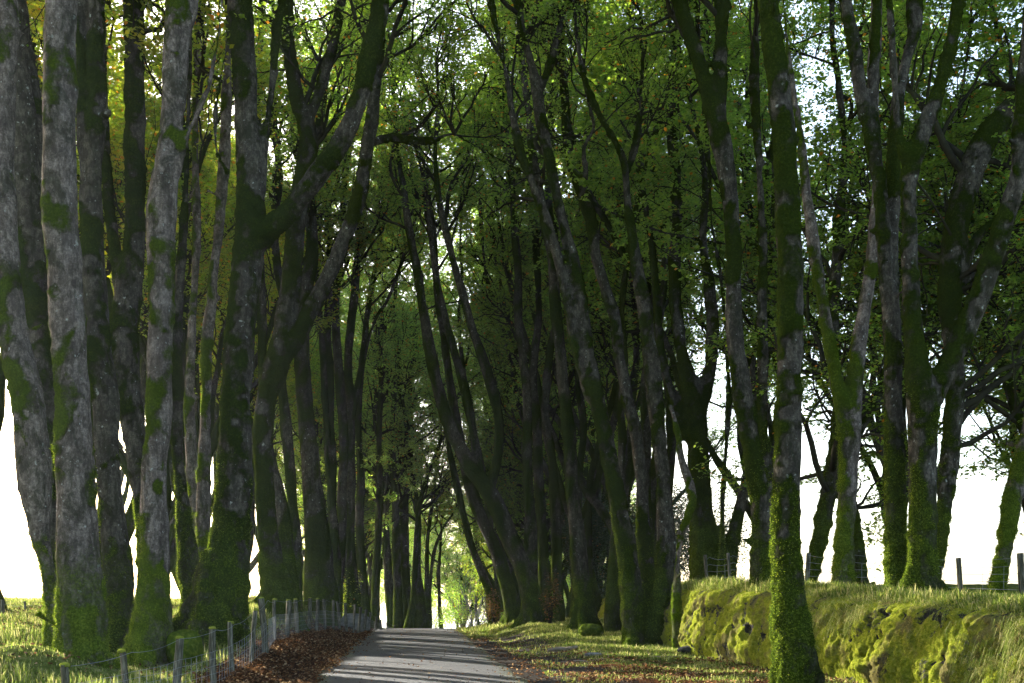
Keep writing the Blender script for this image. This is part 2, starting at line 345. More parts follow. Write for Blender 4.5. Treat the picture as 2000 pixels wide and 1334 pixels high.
def crownify(stems, zmin, ztop, seed, dens=1.0, nleaf=16, lsize=.085, flat=0.0, l1len=(2.4, 5.8), lv3=8, bias=None, yfar=False):
    """stems: list of (m,4) xyz+radius, base to top.  returns branch geometry and leaf geometry"""
    r = np.random.default_rng(seed); S, D, Rr, Ln = [], [], [], []
    for s in stems:
        ok = np.where(s[:, 2] > zmin)[0]
        if len(ok) < 4: continue
        z = s[ok]; length = np.linalg.norm(np.diff(z[:, :3], axis=0), axis=1).sum(); k = max(2, int(length*1.5*dens))
        id_ = np.clip(r.integers(0, len(z)-1, k), 0, len(z)-2); tg = norm(z[id_+1, :3]-z[id_, :3])
        az = r.uniform(0, 2*math.pi, k); o = np.stack([np.cos(az), np.sin(az), np.zeros(k)], -1)
        if bias is not None: o = norm(o+np.array(bias))
        a = r.uniform(.5, 1.15, k)[:, None]+flat*.4
        S.append(z[id_, :3]); D.append(norm(tg*np.cos(a)+o*np.sin(a))); Rr.append(np.clip(z[id_, 3]*r.uniform(.3, .6, k), .018, .09))
        hf = (z[id_, 2]-zmin)/max(ztop-zmin, 1); Ln.append(r.uniform(*l1len, k)*(1.05-.55*np.clip(hf, 0, 1)))
        e = z[-1]; kk = 3; az = r.uniform(0, 6.28, kk); S.append(np.repeat(e[None, :3], kk, 0)); D.append(norm(np.stack([np.cos(az)*.5, np.sin(az)*.5, np.ones(kk)], -1))); Rr.append(np.full(kk, e[3]*.8)); Ln.append(r.uniform(1.5, 2.6, kk))
    if not S: return None, None
    S = np.concatenate(S); D = np.concatenate(D); Rr = np.concatenate(Rr); Ln = np.concatenate(Ln)
    up = .16-.18*flat
    P1 = grow(S, D, Ln, 10, .20, up, r); R1 = Rr[:, None]*np.linspace(1, .3, 10)[None]
    p, d, rd, t = spawn(P1, R1, 6, .2, (.5, 1.1), r, .0)
    l2 = r.uniform(.9, 2.5, len(p))*(1.15-.5*t); P2 = grow(p, d, l2, 8, .28, .06-.05*flat, r); R2 = (rd*.7)[:, None]*np.linspace(1, .35, 8)[None]
    p3, d3, rd3, t3 = spawn(P2, R2, lv3, .15, (.5, 1.0), r, -.02)
    d3[:, 2] *= .6; l3 = r.uniform(.3, .95, len(p3)); P3 = grow(p3, d3, l3, 4, .2, .0, r); R3 = np.clip(rd3*.6, .003, .01)[:, None]*np.linspace(1, .5, 4)[None]
    br = merge([tubes(P1, R1, 6), tubes(P2, R2, 4), tubes(P3, R3, 3)])
    n3 = len(P3); keep = r.random(n3) < .93
    P3 = P3[keep]; n3 = len(P3); tt = r.uniform(.1, 1.05, (n3, nleaf)); f = np.clip(tt*3, 0, 2.999); i = f.astype(int); fr = (f-i)[..., None]; b = np.arange(n3)[:, None]
    lp = P3[b, i]*(1-fr)+P3[b, i+1]*fr; lp = lp+r.normal(0, 1, lp.shape)*np.array([.05, .05, .03]); dd = np.repeat(norm(P3[:, -1]-P3[:, 0])[:, None], nleaf, 1)
    return br, leaves(lp.reshape(-1, 3), dd.reshape(-1, 3), lsize, seed+5)

def finish_trunk(V, Fs, base, style, seed, amp, voxel):
    """join stems into one skin, then bark relief and moss cushions"""
    V = V-base
    me = mesh('trunk', V, Fs)
    if voxel:
        o = bpy.data.objects.new('tmp', me); C.objects.link(o); md = o.modifiers.new('r', 'REMESH'); md.mode = 'VOXEL'; md.voxel_size = voxel
        m2 = o.modifiers.new('s', 'SMOOTH'); m2.iterations = 3; m2.factor = .6
        dg = bpy.context.evaluated_depsgraph_get(); dg.update(); me2 = bpy.data.meshes.new_from_object(o.evaluated_get(dg)); bpy.data.objects.remove(o); me = me2; me.name = 'trunk'
        me.polygons.foreach_set('use_smooth', np.ones(len(me.polygons), bool))
    n = len(me.vertices); co_ = np.zeros(n*3, np.float32); me.vertices.foreach_get('co', co_); co_ = co_.reshape(-1, 3).astype(float)
    nr = np.zeros(n*3, np.float32); me.vertex_normals.foreach_get('vector', nr); nr = nr.reshape(-1, 3).astype(float)
    h = co_[:, 2]; q = co_+seed*3.7
    lo, hi = dict(pale=(.555, .38), green=(.535, .60), dark=(.51, .62))[style]
    qw = q+(np.stack([fbm(q*2.5+k*7, 3, seed+k) for k in range(3)], -1)-.5)*.9; n1 = fbm(qw*np.array([2.2, 2.2, 1.2]), 5, seed); n1 = (n1-.5)*1.25+.5
    hmoss = .55*sstep(2.1, 1.0, h+(n1-.5)*2.2)
    side = -.10*nr[:, 0]+.05*nr[:, 2] if style == 'pale' else -.06*nr[:, 0]
    mo = np.clip(sstep(lo-.15, lo+.15, n1+side+(.06 if style != 'pale' else 0)-.05*sstep(5, 9, h)*(style == 'pale'))+hmoss, 0, 1)
    lump = fbm(q*7, 3, seed+3)-.35
    lump2 = fbm(q*17, 2, seed+6)-.4
    fl = (fbm(q*np.array([3.2, 3.2, .25]), 3, seed+9)-.5)*(np.exp(-np.clip(h, 0, 9)/.8)*.34+.07)
    d = amp*((fbm(q*np.array([1.3, 1.3, .8]), 3, seed+12)-.5)*.13+(fbm(q*np.array([6, 6, 3.]), 3, seed+14)-.5)*.035+mo*((.075+.05*sstep(2.4, 1., h))*(lump-.10)+.05*lump2))+fl*amp
    co_ = co_+nr*d[:, None]; me.vertices.foreach_set('co', co_.astype(np.float32).ravel()); me.update()
    a = me.attributes.new('moss', 'FLOAT', 'POINT'); a.data.foreach_set('value', mo.astype(np.float32))
    return me
NTREE = 0; ZADD = 2.; WS = .86
def traced_tree(label, Y, stems, style='green', zmin=6., top=23., dens=1., drift=None, leaf='leaf', crown=True, group=None, bias=None, flat=0., nleaf=16, lsize=None, roots=0, l1len=(2., 4.8), dy=None):
    global NTREE; NTREE += 1; seed = NTREE*13; top = min(top, 20.5) if Y < 35 else top; zmin = max(zmin, 0 if flat or Y > 50 else (12. if Y < 25 else min(13.5, .42*Y))); r = np.random.default_rng(seed)
    S = []
    gb = None
    for k, s in enumerate(stems):
        dr = 0 if k == 0 else (r.uniform(-1, 1)*Y*.03 if drift is None else drift[k])
        y0 = s[0][1]; pts = []
        for (px, py, wd) in s:
            Yp = Y+dr*(y0-py)/600+(dy[k] if dy else 0); q = W(px, py, Yp); pts.append([*q, wd/F*Yp/2*WS])
        if k == 0:
            q = pts[0]; gz = float(ground(q[0], q[1], False)); gb = np.array([q[0], q[1], gz])
            if q[2]-gz > .25: pts.insert(0, [q[0], q[1], gz, q[3]*1.04])
            pts.insert(0, [pts[0][0], pts[0][1], gz-.35, pts[0][3]*1.1])
        last = np.array(pts[-1]); dirn = norm(last[:3]-np.array(pts[-2][:3]))
        if crown and (s[-1][1] < 560 or k == 0 or Y > 39) and s[-1][1] < 1000 and last[2]-gb[2] < top*.95 and s[-1][2] >= 7 and not (k > 0 and s[0][1] < s[-1][1]):      # carry the stem on above the frame
            q = last.copy(); L = top*r.uniform(.9, 1.05)-(last[2]-gb[2]); m = max(1, int(L/1.6))
            for j in range(m):
                dirn = norm(dirn+r.normal(0, .12, 3)+np.array([0, 0, .15])); q = q.copy(); q[:3] += dirn*(L/m); q[3] = max(.02, last[3]*(1-.85*(j+1)/m)); pts.append(list(q))
        S.append(spline(pts, .16 if Y < 35 else .3))
    for s in S:   # slight wander between traced points
        s[:, :3] += (np.stack([fbm(s[:, :3]*.9+k*9., 2, seed+k) for k in range(3)], -1)-.5)*s[:, 3:4]*.35
    base = gb; parts = []; voxel = .028 if not crown else .045 if Y < 24 else (.06 if Y < 33 else 0)
    sides = 16 if Y < 33 else 10
    allS = list(S)
    for j in range(roots):                      # buttress roots
        a = j*2*math.pi/roots+r.uniform(-.4, .4); r0 = S[0][1, 3]; dx, dy = math.cos(a), math.sin(a); L = r0*r.uniform(1.0, 1.4)
        gx_, gy_ = base[0]+dx*L*1.15, base[1]+dy*L*1.15
        allS.append(spline([[base[0]+dx*r0*.25, base[1]+dy*r0*.3, base[2]+r0*r.uniform(2.0, 3.2), r0*.34], [base[0]+dx*r0*.75, base[1]+dy*r0*.72, base[2]+r0*.8, r0*.33], [gx_, gy_, float(ground(gx_, gy_, False))+.02, r0*.26], [base[0]+dx*L*1.6, base[1]+dy*L*1.6, float(ground(gx_, gy_, False))-.18, r0*.16]], .12))
    if voxel:
        for j in range(4 if Y < 28 else 2):      # broken stubs
            s = S[r.integers(0, min(len(S), 3))]; i = r.integers(int(len(s)*.12), int(len(s)*.6)); a = r.uniform(0, 6.28); c = s[i]; d_ = np.array([math.cos(a), math.sin(a), r.uniform(.1, .7)]); rr = r.uniform(.02, .045); e_ = c[3]+r.uniform(.05, .28)
            if c[3] < .09: continue
            allS.append(np.array([[*(c[:3]+d_*c[3]*.4), rr*1.8], [*(c[:3]+d_*c[3]*.95), rr*1.3], [*(c[:3]+d_*(c[3]+e_)*.5), rr], [*(c[:3]+d_*e_), rr*.8]]))
    for s in allS:
        if voxel: s[:, 3] = np.maximum(s[:, 3], voxel*.85)
        parts.append(tubes(s[None, :, :3], s[None, :, 3], sides, cap=True))
    V, Fs = merge(parts)
    t = empty('beech_tree', base, label, 'tree', group)
    tm = finish_trunk(V, Fs, base, style, seed, 1.0 if Y < 33 else .8, voxel); obj('trunk', tm, M['bark_'+style], t)
    if Y < 31 and crown:                        # shaggy moss on the foot
        n = len(tm.vertices); a = np.zeros(n*3, np.float32); tm.vertices.foreach_get('co', a); a = a.reshape(-1, 3); nn = np.zeros(n*3, np.float32); tm.vertex_normals.foreach_get('vector', nn); nn = nn.reshape(-1, 3)
        mo = np.zeros(n, np.float32); tm.attributes['moss'].data.foreach_get('value', mo)
        i = np.where((mo > .6) & (a[:, 2] < 2.6+1.2*r.random(n)) & (a[:, 2] > -.05) & (nn[:, 1] < .4))[0]
        if len(i) > 200:
            m_ = 8000 if Y < 24 else 5000; j = i[r.integers(0, len(i), m_)]; p = a[j]+r.normal(0, .018, (m_, 3)); q = norm(nn[j]+r.normal(0, .55, (m_, 3))+np.array([0, 0, -.25])); L = r.uniform(.01, .034, (m_, 1))
            sd = norm(np.cross(q, r.normal(size=(m_, 3))))*.006; p = p-nn[j]*.008
            obj('moss', mesh('moss', np.stack([p-sd, p+sd, p+q*L], 1).reshape(-1, 3), np.arange(m_*3).reshape(-1, 3), smooth=False), M['mosstuft'], t)
    if crown:
        br, lf = crownify(S, base[2]+zmin, base[2]+top, seed, dens, nleaf if Y > 38 or flat else 9, lsize or (.068+.001*Y), flat, bias=bias, l1len=l1len)
        if br:
            obj('branches', mesh('branches', br[0]-base, br[1]), M['twig'], t)
            obj('crown', mesh('crown', lf[0]-base, lf[1], smooth=False), M[leaf], t)
    return t
T = traced_tree
# --- left row, near
T('leaning pale grey beech at the left edge, bright field behind its narrow foot', 19.5, [
  [(98,1170,34),(92,1110,36),(80,1040,52),(72,970,68),(60,880,78),(55,800,76),(38,700,72),(25,620,66),(12,500,62),(6,400,56),(4,300,54),(8,150,58),(10,0,60)]], 'pale', zmin=8, leaf='leaf')
T('beech stem with patchy moss just behind the leftmost leaning beech', 22, [
  [(112,1210,60),(108,1100,56),(100,900,56),(92,760,56),(76,600,58),(62,480,62),(52,360,62),(46,240,54),(40,120,44),(34,0,40)],
  [(84,480,40),(78,300,36),(62,180,34),(46,60,34),(38,0,32)]], 'green', zmin=8, drift=[0,.8])
T('thick pale beech with bright moss pads and a shaggy mossy foot beside the grass mound', 17, [
  [(168,1325,112),(162,1230,112),(158,1140,98),(152,1050,88),(150,930,82),(143,800,78),(133,667,76),(126,540,74),(119,400,72),(117,250,72),(118,100,68),(120,0,68)],
  [(135,1235,60),(150,1170,60),(152,1080,50)]], 'pale', zmin=9, roots=5, drift=[0,0])
T('fissured beech with two upper stems standing behind the thick pale beech', 21, [
  [(232,1235,62),(230,1120,62),(218,1000,50),(209,880,50),(205,780,56),(190,667,58),(183,560,54),(180,440,44),(184,300,42),(190,150,40),(190,0,38)],
  [(190,600,34),(168,450,26),(162,300,22),(160,100,20),(160,0,20)]], 'green', zmin=8, roots=4)
T('dark beech whose stem widens at a mossy fork, left of the slender moss-collared beech', 23.5, [
  [(290,1200,50),(284,1080,38),(273,980,30),(266,920,34),(259,850,44),(250,760,56),(243,660,64),(250,570,60),(262,480,46),(266,370,42),(264,250,40),(262,120,38),(262,0,36)],
  [(238,600,30),(228,500,26),(214,400,22),(206,300,20),(200,150,16)]], 'green', zmin=7, roots=3, leaf='leaf_yellow')
T('slender pale beech with a round moss collar and a thin pale side branch', 19.5, [
  [(292,1290,96),(296,1220,88),(300,1150,78),(303,1080,70),(298,1000,66),(302,900,62),(312,800,62),(313,700,60),(314,600,60),(314,500,62),(320,400,62),(330,300,56),(338,200,56),(342,100,60),(350,0,66)],
  [(340,345,26),(352,310,24),(365,265,20),(388,215,18),(405,175,17),(418,120,15),(430,50,12),(434,0,10)],
  [(352,60,44),(368,20,40),(376,-20,36)]], 'pale', zmin=8.5, roots=4, drift=[0,-.6,.3])
T('thin straight beech pole with a lit left edge, right of the moss-collared beech', 27, [
  [(402,1150,34),(392,1060,30),(380,960,28),(372,860,28),(371,760,25),(375,667,24),(380,560,22),(384,440,22),(382,300,20),(384,150,18),(390,0,16)]], 'pale', zmin=7, leaf='leaf_yellow')
T('second thin beech pole leaning right at its top, left of the flared mossy beech', 25.5, [
  [(398,1140,34),(398,1020,30),(399,920,28),(402,800,26),(405,667,25),(415,560,25),(428,440,24),(438,300,22),(444,150,20),(448,0,18)]], 'pale', zmin=7)
T('dark low stem wedged between the moss-collared beech and the thin poles', 24, [
  [(376,1160,46),(366,1060,40),(356,950,30),(346,850,24),(346,700,20),(352,540,18),(362,380,16),(368,200,14),(372,0,12)]], 'green', zmin=7)
T('dark beech flaring into a bright moss skirt by the fence, bare limb reaching right', 22, [
  [(424,1240,128),(430,1190,118),(438,1140,108),(447,1090,96),(454,1030,86),(456,960,82),(458,880,74),(460,800,68),(468,700,68),(472,600,66),(482,520,66),(488,440,64),(488,340,56),(482,220,56),(472,100,54),(466,0,52)],
  [(495,470,60),(530,445,54),(560,415,50),(590,378,44),(620,340,42),(648,305,42),(675,260,42),(698,205,42),(715,140,42),(732,70,40),(742,0,38)],
  [(492,430,36),(508,340,30),(522,250,24),(534,150,22),(541,60,22),(552,0,20)],
  [(458,1060,50),(430,1120,54),(402,1160,52),(374,1190,46),(352,1215,40),(335,1240,30)],
  [(448,340,8),(425,300,10),(420,240,11),(428,170,11),(440,100,10),(445,40,8)]], 'green', zmin=8, roots=4, drift=[0,-1.2,.5,0,0], dens=.8)
T('dark mossy beech leaning right with a long crooked fork over the lane', 31, [
  [(540,1165,80),(528,1110,58),(520,1000,46),(516,900,42),(520,800,46),(536,730,56),(552,670,52),(563,600,44),(572,520,42),(578,440,42),(590,360,44),(602,300,42),(596,240,34),(578,180,30),(565,100,28),(560,0,26)],
  [(548,700,46),(580,660,40),(606,605,38),(640,545,36),(664,490,34),(688,430,33),(706,360,32),(716,290,32),(726,230,30),(734,170,26),(742,90,24),(752,0,20)],
  [(722,280,20),(760,268,20),(800,272,17),(840,275,14),(880,262,12),(905,272,8)],
  [(598,250,26),(620,190,22),(640,120,20),(660,60,18),(668,0,16)]], 'dark', zmin=7.5, roots=2, drift=[0,-.8,-1,.5])
T('arched trunk bending out behind the first fence posts', 36, [
  [(560,1160,52),(556,1090,42),(556,1030,38),(546,970,34),(532,920,28),(520,850,22),(514,760,20),(512,640,18),(508,500,16),(500,350,15),(505,180,14),(512,0,12)]], 'green', zmin=6)
T('slim upright trunk with a mossy lit edge beside the cut stump', 38, [
  [(578,1160,34),(577,1080,28),(572,980,24),(565,890,24),(556,800,22),(548,720,22),(545,640,20),(560,540,20),(590,430,20),(610,320,18),(630,200,16),(650,80,14),(660,0,12)]], 'green', zmin=6)
T('heavy dark trunk broad at the ground, mid left row', 41, [
  [(626,1160,80),(622,1080,62),(612,980,48),(604,880,42),(596,780,38),(590,680,34),(596,580,32),(610,480,28),(600,380,24),(585,280,22),(570,160,20),(560,0,18)],
  [(592,720,24),(570,640,22),(548,560,20),(535,450,18),(545,330,16),(530,200,14)]], 'dark', zmin=5.5)
T('pair of wavy pale trunks standing behind the heavy dark trunk', 45, [
  [(656,1160,26),(654,1070,24),(648,980,22),(650,900,22),(644,830,20),(646,740,18),(640,640,16),(646,520,14),(640,400,14),(650,240,12)],
  [(648,960,18),(640,880,18),(636,780,16),(630,680,14),(620,560,12)]], 'green', zmin=5.5)
T('straight grey trunk left of the two-legged beech', 46, [
  [(660,1160,26),(666,1080,22),(668,980,22),(670,880,22),(668,800,22),(660,700,20),(655,600,18),(668,480,16),(672,360,14),(690,220,12)]], 'dark', zmin=5.5)
T('two-legged beech with a yellow-green lit leg curving to the fence line', 47, [
  [(690,1165,34),(686,1100,26),(682,1030,22),(684,940,22),(686,860,20),(684,790,20),(680,700,18),(690,600,16),(700,480,14),(715,350,12)],
  [(650,1178,18),(662,1140,16),(674,1085,18),(681,1030,18)],
  [(688,830,12),(700,750,12),(715,680,10),(735,620,9),(760,580,8)]], 'green', zmin=5.5, leaf='leaf', drift=[0,0,0])
for lab, Y, st in [
  ('leaning trunk right of the two-legged beech', 50, [(712,1180,26),(706,1100,22),(703,1020,20),(705,930,18),(700,840,16),(706,720,14),(720,600,12)]),
  ('trunk with brown ivy leaves left of the grey boulder', 53, [(733,1190,22),(735,1120,18),(738,1040,17),(742,960,16),(740,860,14),(745,740,12)]),
  ('short forked trunk above the last tall fence posts', 56, [(768,1215,30),(760,1130,22),(753,1040,18),(750,950,16),(742,860,14),(735,760,12)]),
  ('upright trunk at the left end of the dark group closing the lane', 55, [(778,1222,24),(776,1140,20),(773,1050,18),(772,970,17),(765,880,15),(770,780,12)]),
  ('thick upright trunk in the middle of the dark group closing the lane', 57, [(794,1226,28),(793,1140,23),(790,1050,22),(790,960,20),(796,880,15),(800,780,12)]),
  ('slanting trunk crossing the dark group at the end of the lane', 53, [(798,1228,20),(806,1170,15),(811,1110,14),(814,1040,13),(820,980,12),(836,930,9),(850,890,7)]),
  ('broad-footed trunk with a fork at the right of the dark group', 55, [(822,1228,34),(820,1170,24),(816,1110,16),(818,1050,13),(815,990,12),(806,930,10),(800,870,9)]),
  ('thin dark trunk right of the broad-footed one at the lane end', 62, [(836,1228,12),(834,1150,10),(834,1090,10),(838,1030,9),(846,970,8)]),
  ('curving slim trunk arching right over the lane end', 64, [(840,1228,9),(839,1160,8),(843,1110,8),(850,1070,7),(866,1030,6),(884,1005,5)])]:
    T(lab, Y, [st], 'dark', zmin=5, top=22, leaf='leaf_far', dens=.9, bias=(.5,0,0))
T('lone slender trunk standing by itself in the bright gap at the lane end', 72, [[(862,1228,12),(858,1170,8),(857,1120,8),(860,1070,7),(862,1030,5)]], 'green', zmin=4, top=9, leaf='leaf_yellow')
# --- right row, from the lane end to the camera
T('leaning two-stemmed beech with brown ivy, first right of the bright gap', 50, [
  [(966,1200,26),(955,1150,20),(935,1105,20),(920,1060,18),(906,1010,16),(895,960,14),(884,910,12),(873,850,11),(866,790,10),(850,700,9)],
  [(978,1195,24),(972,1120,16),(960,1060,15),(955,1000,14),(945,930,12),(930,860,11),(915,780,9),(900,680,8)]], 'green', zmin=5, bias=(-.5,0,0), drift=[0,0])
T('dark beech leaning hard over the lane behind the mossy one', 45, [
  [(1004,1208,42),(992,1150,36),(972,1085,32),(950,1030,30),(930,985,29),(915,935,27),(900,870,22),(886,800,20),(876,730,18),(868,660,16),(855,580,14),(850,500,12),(840,400,11)]], 'dark', zmin=5, bias=(-.5,0,0), roots=3)
T('mossy beech leaning left over the lane with four sinuous stems', 41, [
  [(1040,1212,52),(1034,1150,46),(1020,1105,44),(998,1060,42),(976,1005,40),(952,955,38),(922,915,35),(896,870,31),(872,815,28),(856,760,27),(842,690,25),(828,610,22),(815,530,20),(800,450,18),(788,370,15),(776,300,12),(770,240,10)],
  [(1036,1120,34),(1036,1050,28),(1033,960,24),(1030,870,22),(1030,780,21),(1022,700,20),(1012,620,18),(1012,530,16),(1004,440,15),(1000,350,14),(985,240,12),(980,120,10)],
  [(955,960,26),(966,920,24),(973,870,23),(974,820,22),(962,760,22),(945,705,21),(925,650,19),(905,580,18),(885,510,17),(868,440,16),(856,380,13),(850,300,11),(855,220,10)],
  [(938,935,24),(930,880,20),(918,810,20),(905,750,19),(888,690,18),(870,620,16),(852,540,15),(842,460,13),(834,380,11),(815,300,9)]],
  'green', zmin=6, bias=(-.4,0,0), roots=4, drift=[0,.6,-.5,.8])
T('straight beech with a lit right edge behind the leaning four-stemmed one', 44, [
  [(1066,1205,34),(1062,1120,24),(1060,1030,22),(1052,930,20),(1048,830,18),(1040,730,17),(1052,620,16),(1048,500,15),(1040,380,14),(1042,240,12),(1030,120,11),(1030,0,10)]], 'dark', zmin=6)
T('wavering trunk with brown sapling leaves around its foot', 42, [
  [(1092,1215,32),(1088,1130,24),(1086,1040,22),(1083,950,22),(1076,870,18),(1064,800,16),(1072,700,16),(1090,600,16),(1085,480,15),(1070,380,14),(1075,260,12),(1090,120,11)]], 'dark', zmin=6)
T('beech with a flared mossy foot beside the round mossy stone', 36, [
  [(1140,1222,58),(1138,1170,44),(1132,1100,38),(1124,1010,34),(1116,920,32),(1110,840,30),(1100,760,26),(1094,680,25),(1085,600,24),(1082,520,22),(1066,440,20),(1052,370,20),(1040,300,18),(1034,220,16),(1020,120,14),(1015,0,12)]], 'green', zmin=7, roots=4)
T('slim dark trunk between the flared beech and the great three-stemmed one', 35, [
  [(1198,1226,40),(1198,1160,30),(1202,1070,25),(1210,980,21),(1216,880,18),(1212,790,15),(1222,700,13),(1215,600,12),(1230,480,11)]], 'dark', zmin=6)
T('great three-stemmed beech rising from one mossy base at the end of the moss wall', 29, [
  [(1244,1258,66),(1238,1190,60),(1232,1130,52),(1224,1075,48),(1212,1010,44),(1197,930,41),(1180,850,39),(1164,770,37),(1147,690,36),(1136,610,31),(1120,520,29),(1100,435,27),(1084,360,25),(1066,280,25),(1050,190,26),(1034,110,22),(1018,50,20),(1008,0,18)],
  [(1156,780,26),(1130,700,24),(1114,620,24),(1096,530,24),(1070,435,24),(1040,360,21),(1012,280,19),(998,200,18),(985,130,16),(970,60,15),(958,0,14)],
  [(1262,1200,56),(1260,1110,42),(1258,1020,36),(1252,940,31),(1241,850,29),(1226,780,27),(1210,700,27),(1200,620,27),(1182,560,28),(1165,500,27),(1155,440,25),(1138,380,25),(1116,320,23),(1107,240,22),(1100,150,18),(1090,60,14),(1085,0,12)],
  [(1294,1255,64),(1297,1180,58),(1300,1110,50),(1301,1040,46),(1296,960,42),(1289,880,38),(1280,790,37),(1270,700,35),(1260,620,31),(1247,545,29),(1235,470,27),(1226,400,23),(1220,320,20),(1205,285,15),(1180,240,14),(1155,190,13),(1138,140,12),(1125,60,10),(1120,0,9)],
  [(1222,340,16),(1240,290,15),(1250,210,13),(1255,120,12),(1250,40,11),(1248,0,10)],
  [(1056,175,16),(1076,120,17),(1092,60,15),(1100,0,13)],
  [(1120,330,10),(1146,350,12),(1140,290,12),(1160,250,11),(1150,200,10)]], 'green', zmin=8, roots=3, drift=[0,-.3,.6,-.3,0,0,0], dy=[0,0,.9,0,0,0,0], dens=.7)
t = T('twisted dead grey stem beside the right leg of the great three-stemmed beech', 27.5, [
  [(1322,1130,20),(1326,1070,17),(1340,1020,19),(1352,980,20),(1346,945,22),(1332,900,17),(1326,860,15),(1318,820,13),(1309,790,9)]], 'pale', crown=False)
T('deep green forked beech on the bank behind the near end of the moss wall', 31, [
  [(1384,1145,92),(1376,1080,70),(1368,1000,54),(1362,910,46),(1360,840,50),(1350,770,50),(1336,700,34),(1322,620,30),(1316,530,28),(1325,430,26),(1318,330,24),(1310,200,20),(1322,80,18)],
  [(1362,800,40),(1384,730,32),(1392,650,28),(1385,560,24),(1372,470,22),(1378,360,18),(1362,250,16)],
  [(1340,860,26),(1318,790,26),(1298,720,24),(1286,650,20),(1280,560,18),(1270,460,16)]], 'dark', zmin=5, roots=3)
T('thin straight pole on the bank right of the deep green forked beech', 30, [
  [(1406,1140,22),(1410,1070,17),(1412,980,15),(1418,880,14),(1424,780,14),(1420,680,12),(1410,560,10)]], 'dark', zmin=5)
T('trunk slanting right against the white sky next to the thin pole', 31, [
  [(1416,1140,44),(1424,1080,36),(1438,1020,30),(1452,970,26),(1468,900,24),(1478,830,20),(1470,740,18),(1480,640,16)]], 'green', zmin=5)
T('dark beech with a high fork and broken side stub behind the nearest right trunk', 24, [
  [(1490,1140,56),(1490,1070,48),(1490,1000,46),(1478,920,44),(1462,830,42),(1446,740,42),(1434,640,38),(1432,540,38),(1430,440,38),(1420,340,40),(1406,260,42),(1392,210,38),(1374,150,33),(1352,80,30),(1334,30,26),(1325,0,24)],
  [(1408,270,34),(1406,190,30),(1408,100,30),(1410,0,30)],
  [(1488,1062,22),(1472,1058,12),(1458,1055,9),(1450,1052,7)]], 'green', zmin=8, drift=[0,.3,0], roots=3)
T('narrow grey stem close against the left side of the nearest right trunk', 26, [
  [(1508,1140,30),(1506,1040,28),(1502,950,26),(1494,880,26),(1488,800,25),(1490,700,25),(1488,600,22),(1490,500,20),(1486,400,20),(1480,280,20),(1474,150,18),(1478,0,16)]], 'green', zmin=8)
T('nearest right-hand trunk, straight, its bright mossy foot in front of the wall', 17.2, [
  [(1552,1352,104),(1548,1280,90),(1545,1200,80),(1542,1140,68),(1537,1080,62),(1535,1000,60),(1538,900,58),(1540,800,56),(1541,667,55),(1542,560,54),(1540,450,54),(1536,340,52),(1528,230,50),(1518,130,46),(1506,60,42),(1498,0,42)]], 'green', zmin=9, dens=.8)
T('beech on the bank, a sinuous side stem sweeping in from upper left', 22, [
  [(1645,1158,54),(1646,1090,46),(1650,1030,38),(1656,960,36),(1658,900,40),(1662,830,42),(1668,750,38),(1680,670,36),(1690,600,32),(1702,520,28),(1708,440,24),(1712,340,20),(1706,220,22),(1708,120,22),(1712,0,22)],
  [(1654,900,34),(1648,830,30),(1636,750,30),(1622,680,28),(1606,590,27),(1592,500,25),(1578,400,22),(1568,300,20),(1556,220,18),(1545,150,15),(1535,60,12),(1530,0,11)]], 'pale', zmin=8, roots=3, drift=[0,-.4])
T('dark trunk leaning right in the gap, crossing behind the sinuous-stemmed beech', 27, [
  [(1575,1165,32),(1590,1100,30),(1602,1040,32),(1616,980,34),(1640,920,30),(1668,860,28),(1700,800,30),(1724,760,30),(1750,700,28),(1790,640,22),(1850,580,18),(1920,520,15),(1990,450,12),(2060,380,10)],
  [(1606,1020,34),(1622,940,36),(1632,870,32),(1638,790,30),(1632,700,28),(1626,600,26),(1636,500,24),(1640,400,22),(1650,300,20),(1640,180,18),(1625,60,14)]], 'dark', zmin=2, flat=.7, drift=[0,.5], bias=(.6,0,0), l1len=(3,5.5), dens=1.3)
T('short stub-footed trunk seen right behind the sinuous-stemmed beech', 28, [
  [(1683,1160,32),(1680,1100,26),(1674,1040,20),(1664,980,18),(1656,900,18)]], 'dark', crown=False)
T('straight pale-patched beech left of the great forked beech on the bank', 20.5, [
  [(1745,1162,44),(1747,1080,41),(1748,980,40),(1748,880,39),(1747,780,39),(1744,680,38),(1738,590,37),(1730,510,34),(1725,420,33),(1716,335,32),(1702,265,30),(1686,200,28),(1674,130,27),(1662,60,26),(1650,0,24)],
  [(1720,360,22),(1712,270,22),(1706,180,23),(1708,90,23),(1712,0,22)],
  [(1742,620,24),(1746,520,26),(1742,430,28),(1744,340,30),(1748,250,32),(1756,180,32),(1770,120,32),(1785,60,32),(1784,0,32)]], 'green', zmin=7.5, drift=[0,.3,.8], roots=3)
T('great forked beech on the bank, its thick green arms spreading in a wide V', 20, [
  [(1800,1162,64),(1801,1080,61),(1802,990,60),(1803,900,62),(1803,820,66),(1798,755,66),(1788,690,44),(1781,600,38),(1778,510,38),(1775,420,38),(1774,350,38),(1790,290,38),(1815,225,36),(1838,160,34),(1856,90,33),(1872,0,32)],
  [(1806,800,56),(1832,752,50),(1862,695,46),(1892,630,43),(1920,560,42),(1944,490,41),(1968,420,39),(1988,350,36),(1995,250,34),(2002,150,30),(2010,0,26)],
  [(1776,340,26),(1762,290,24),(1752,240,20)]], 'green', zmin=7.5, roots=4, drift=[0,-.5,0])
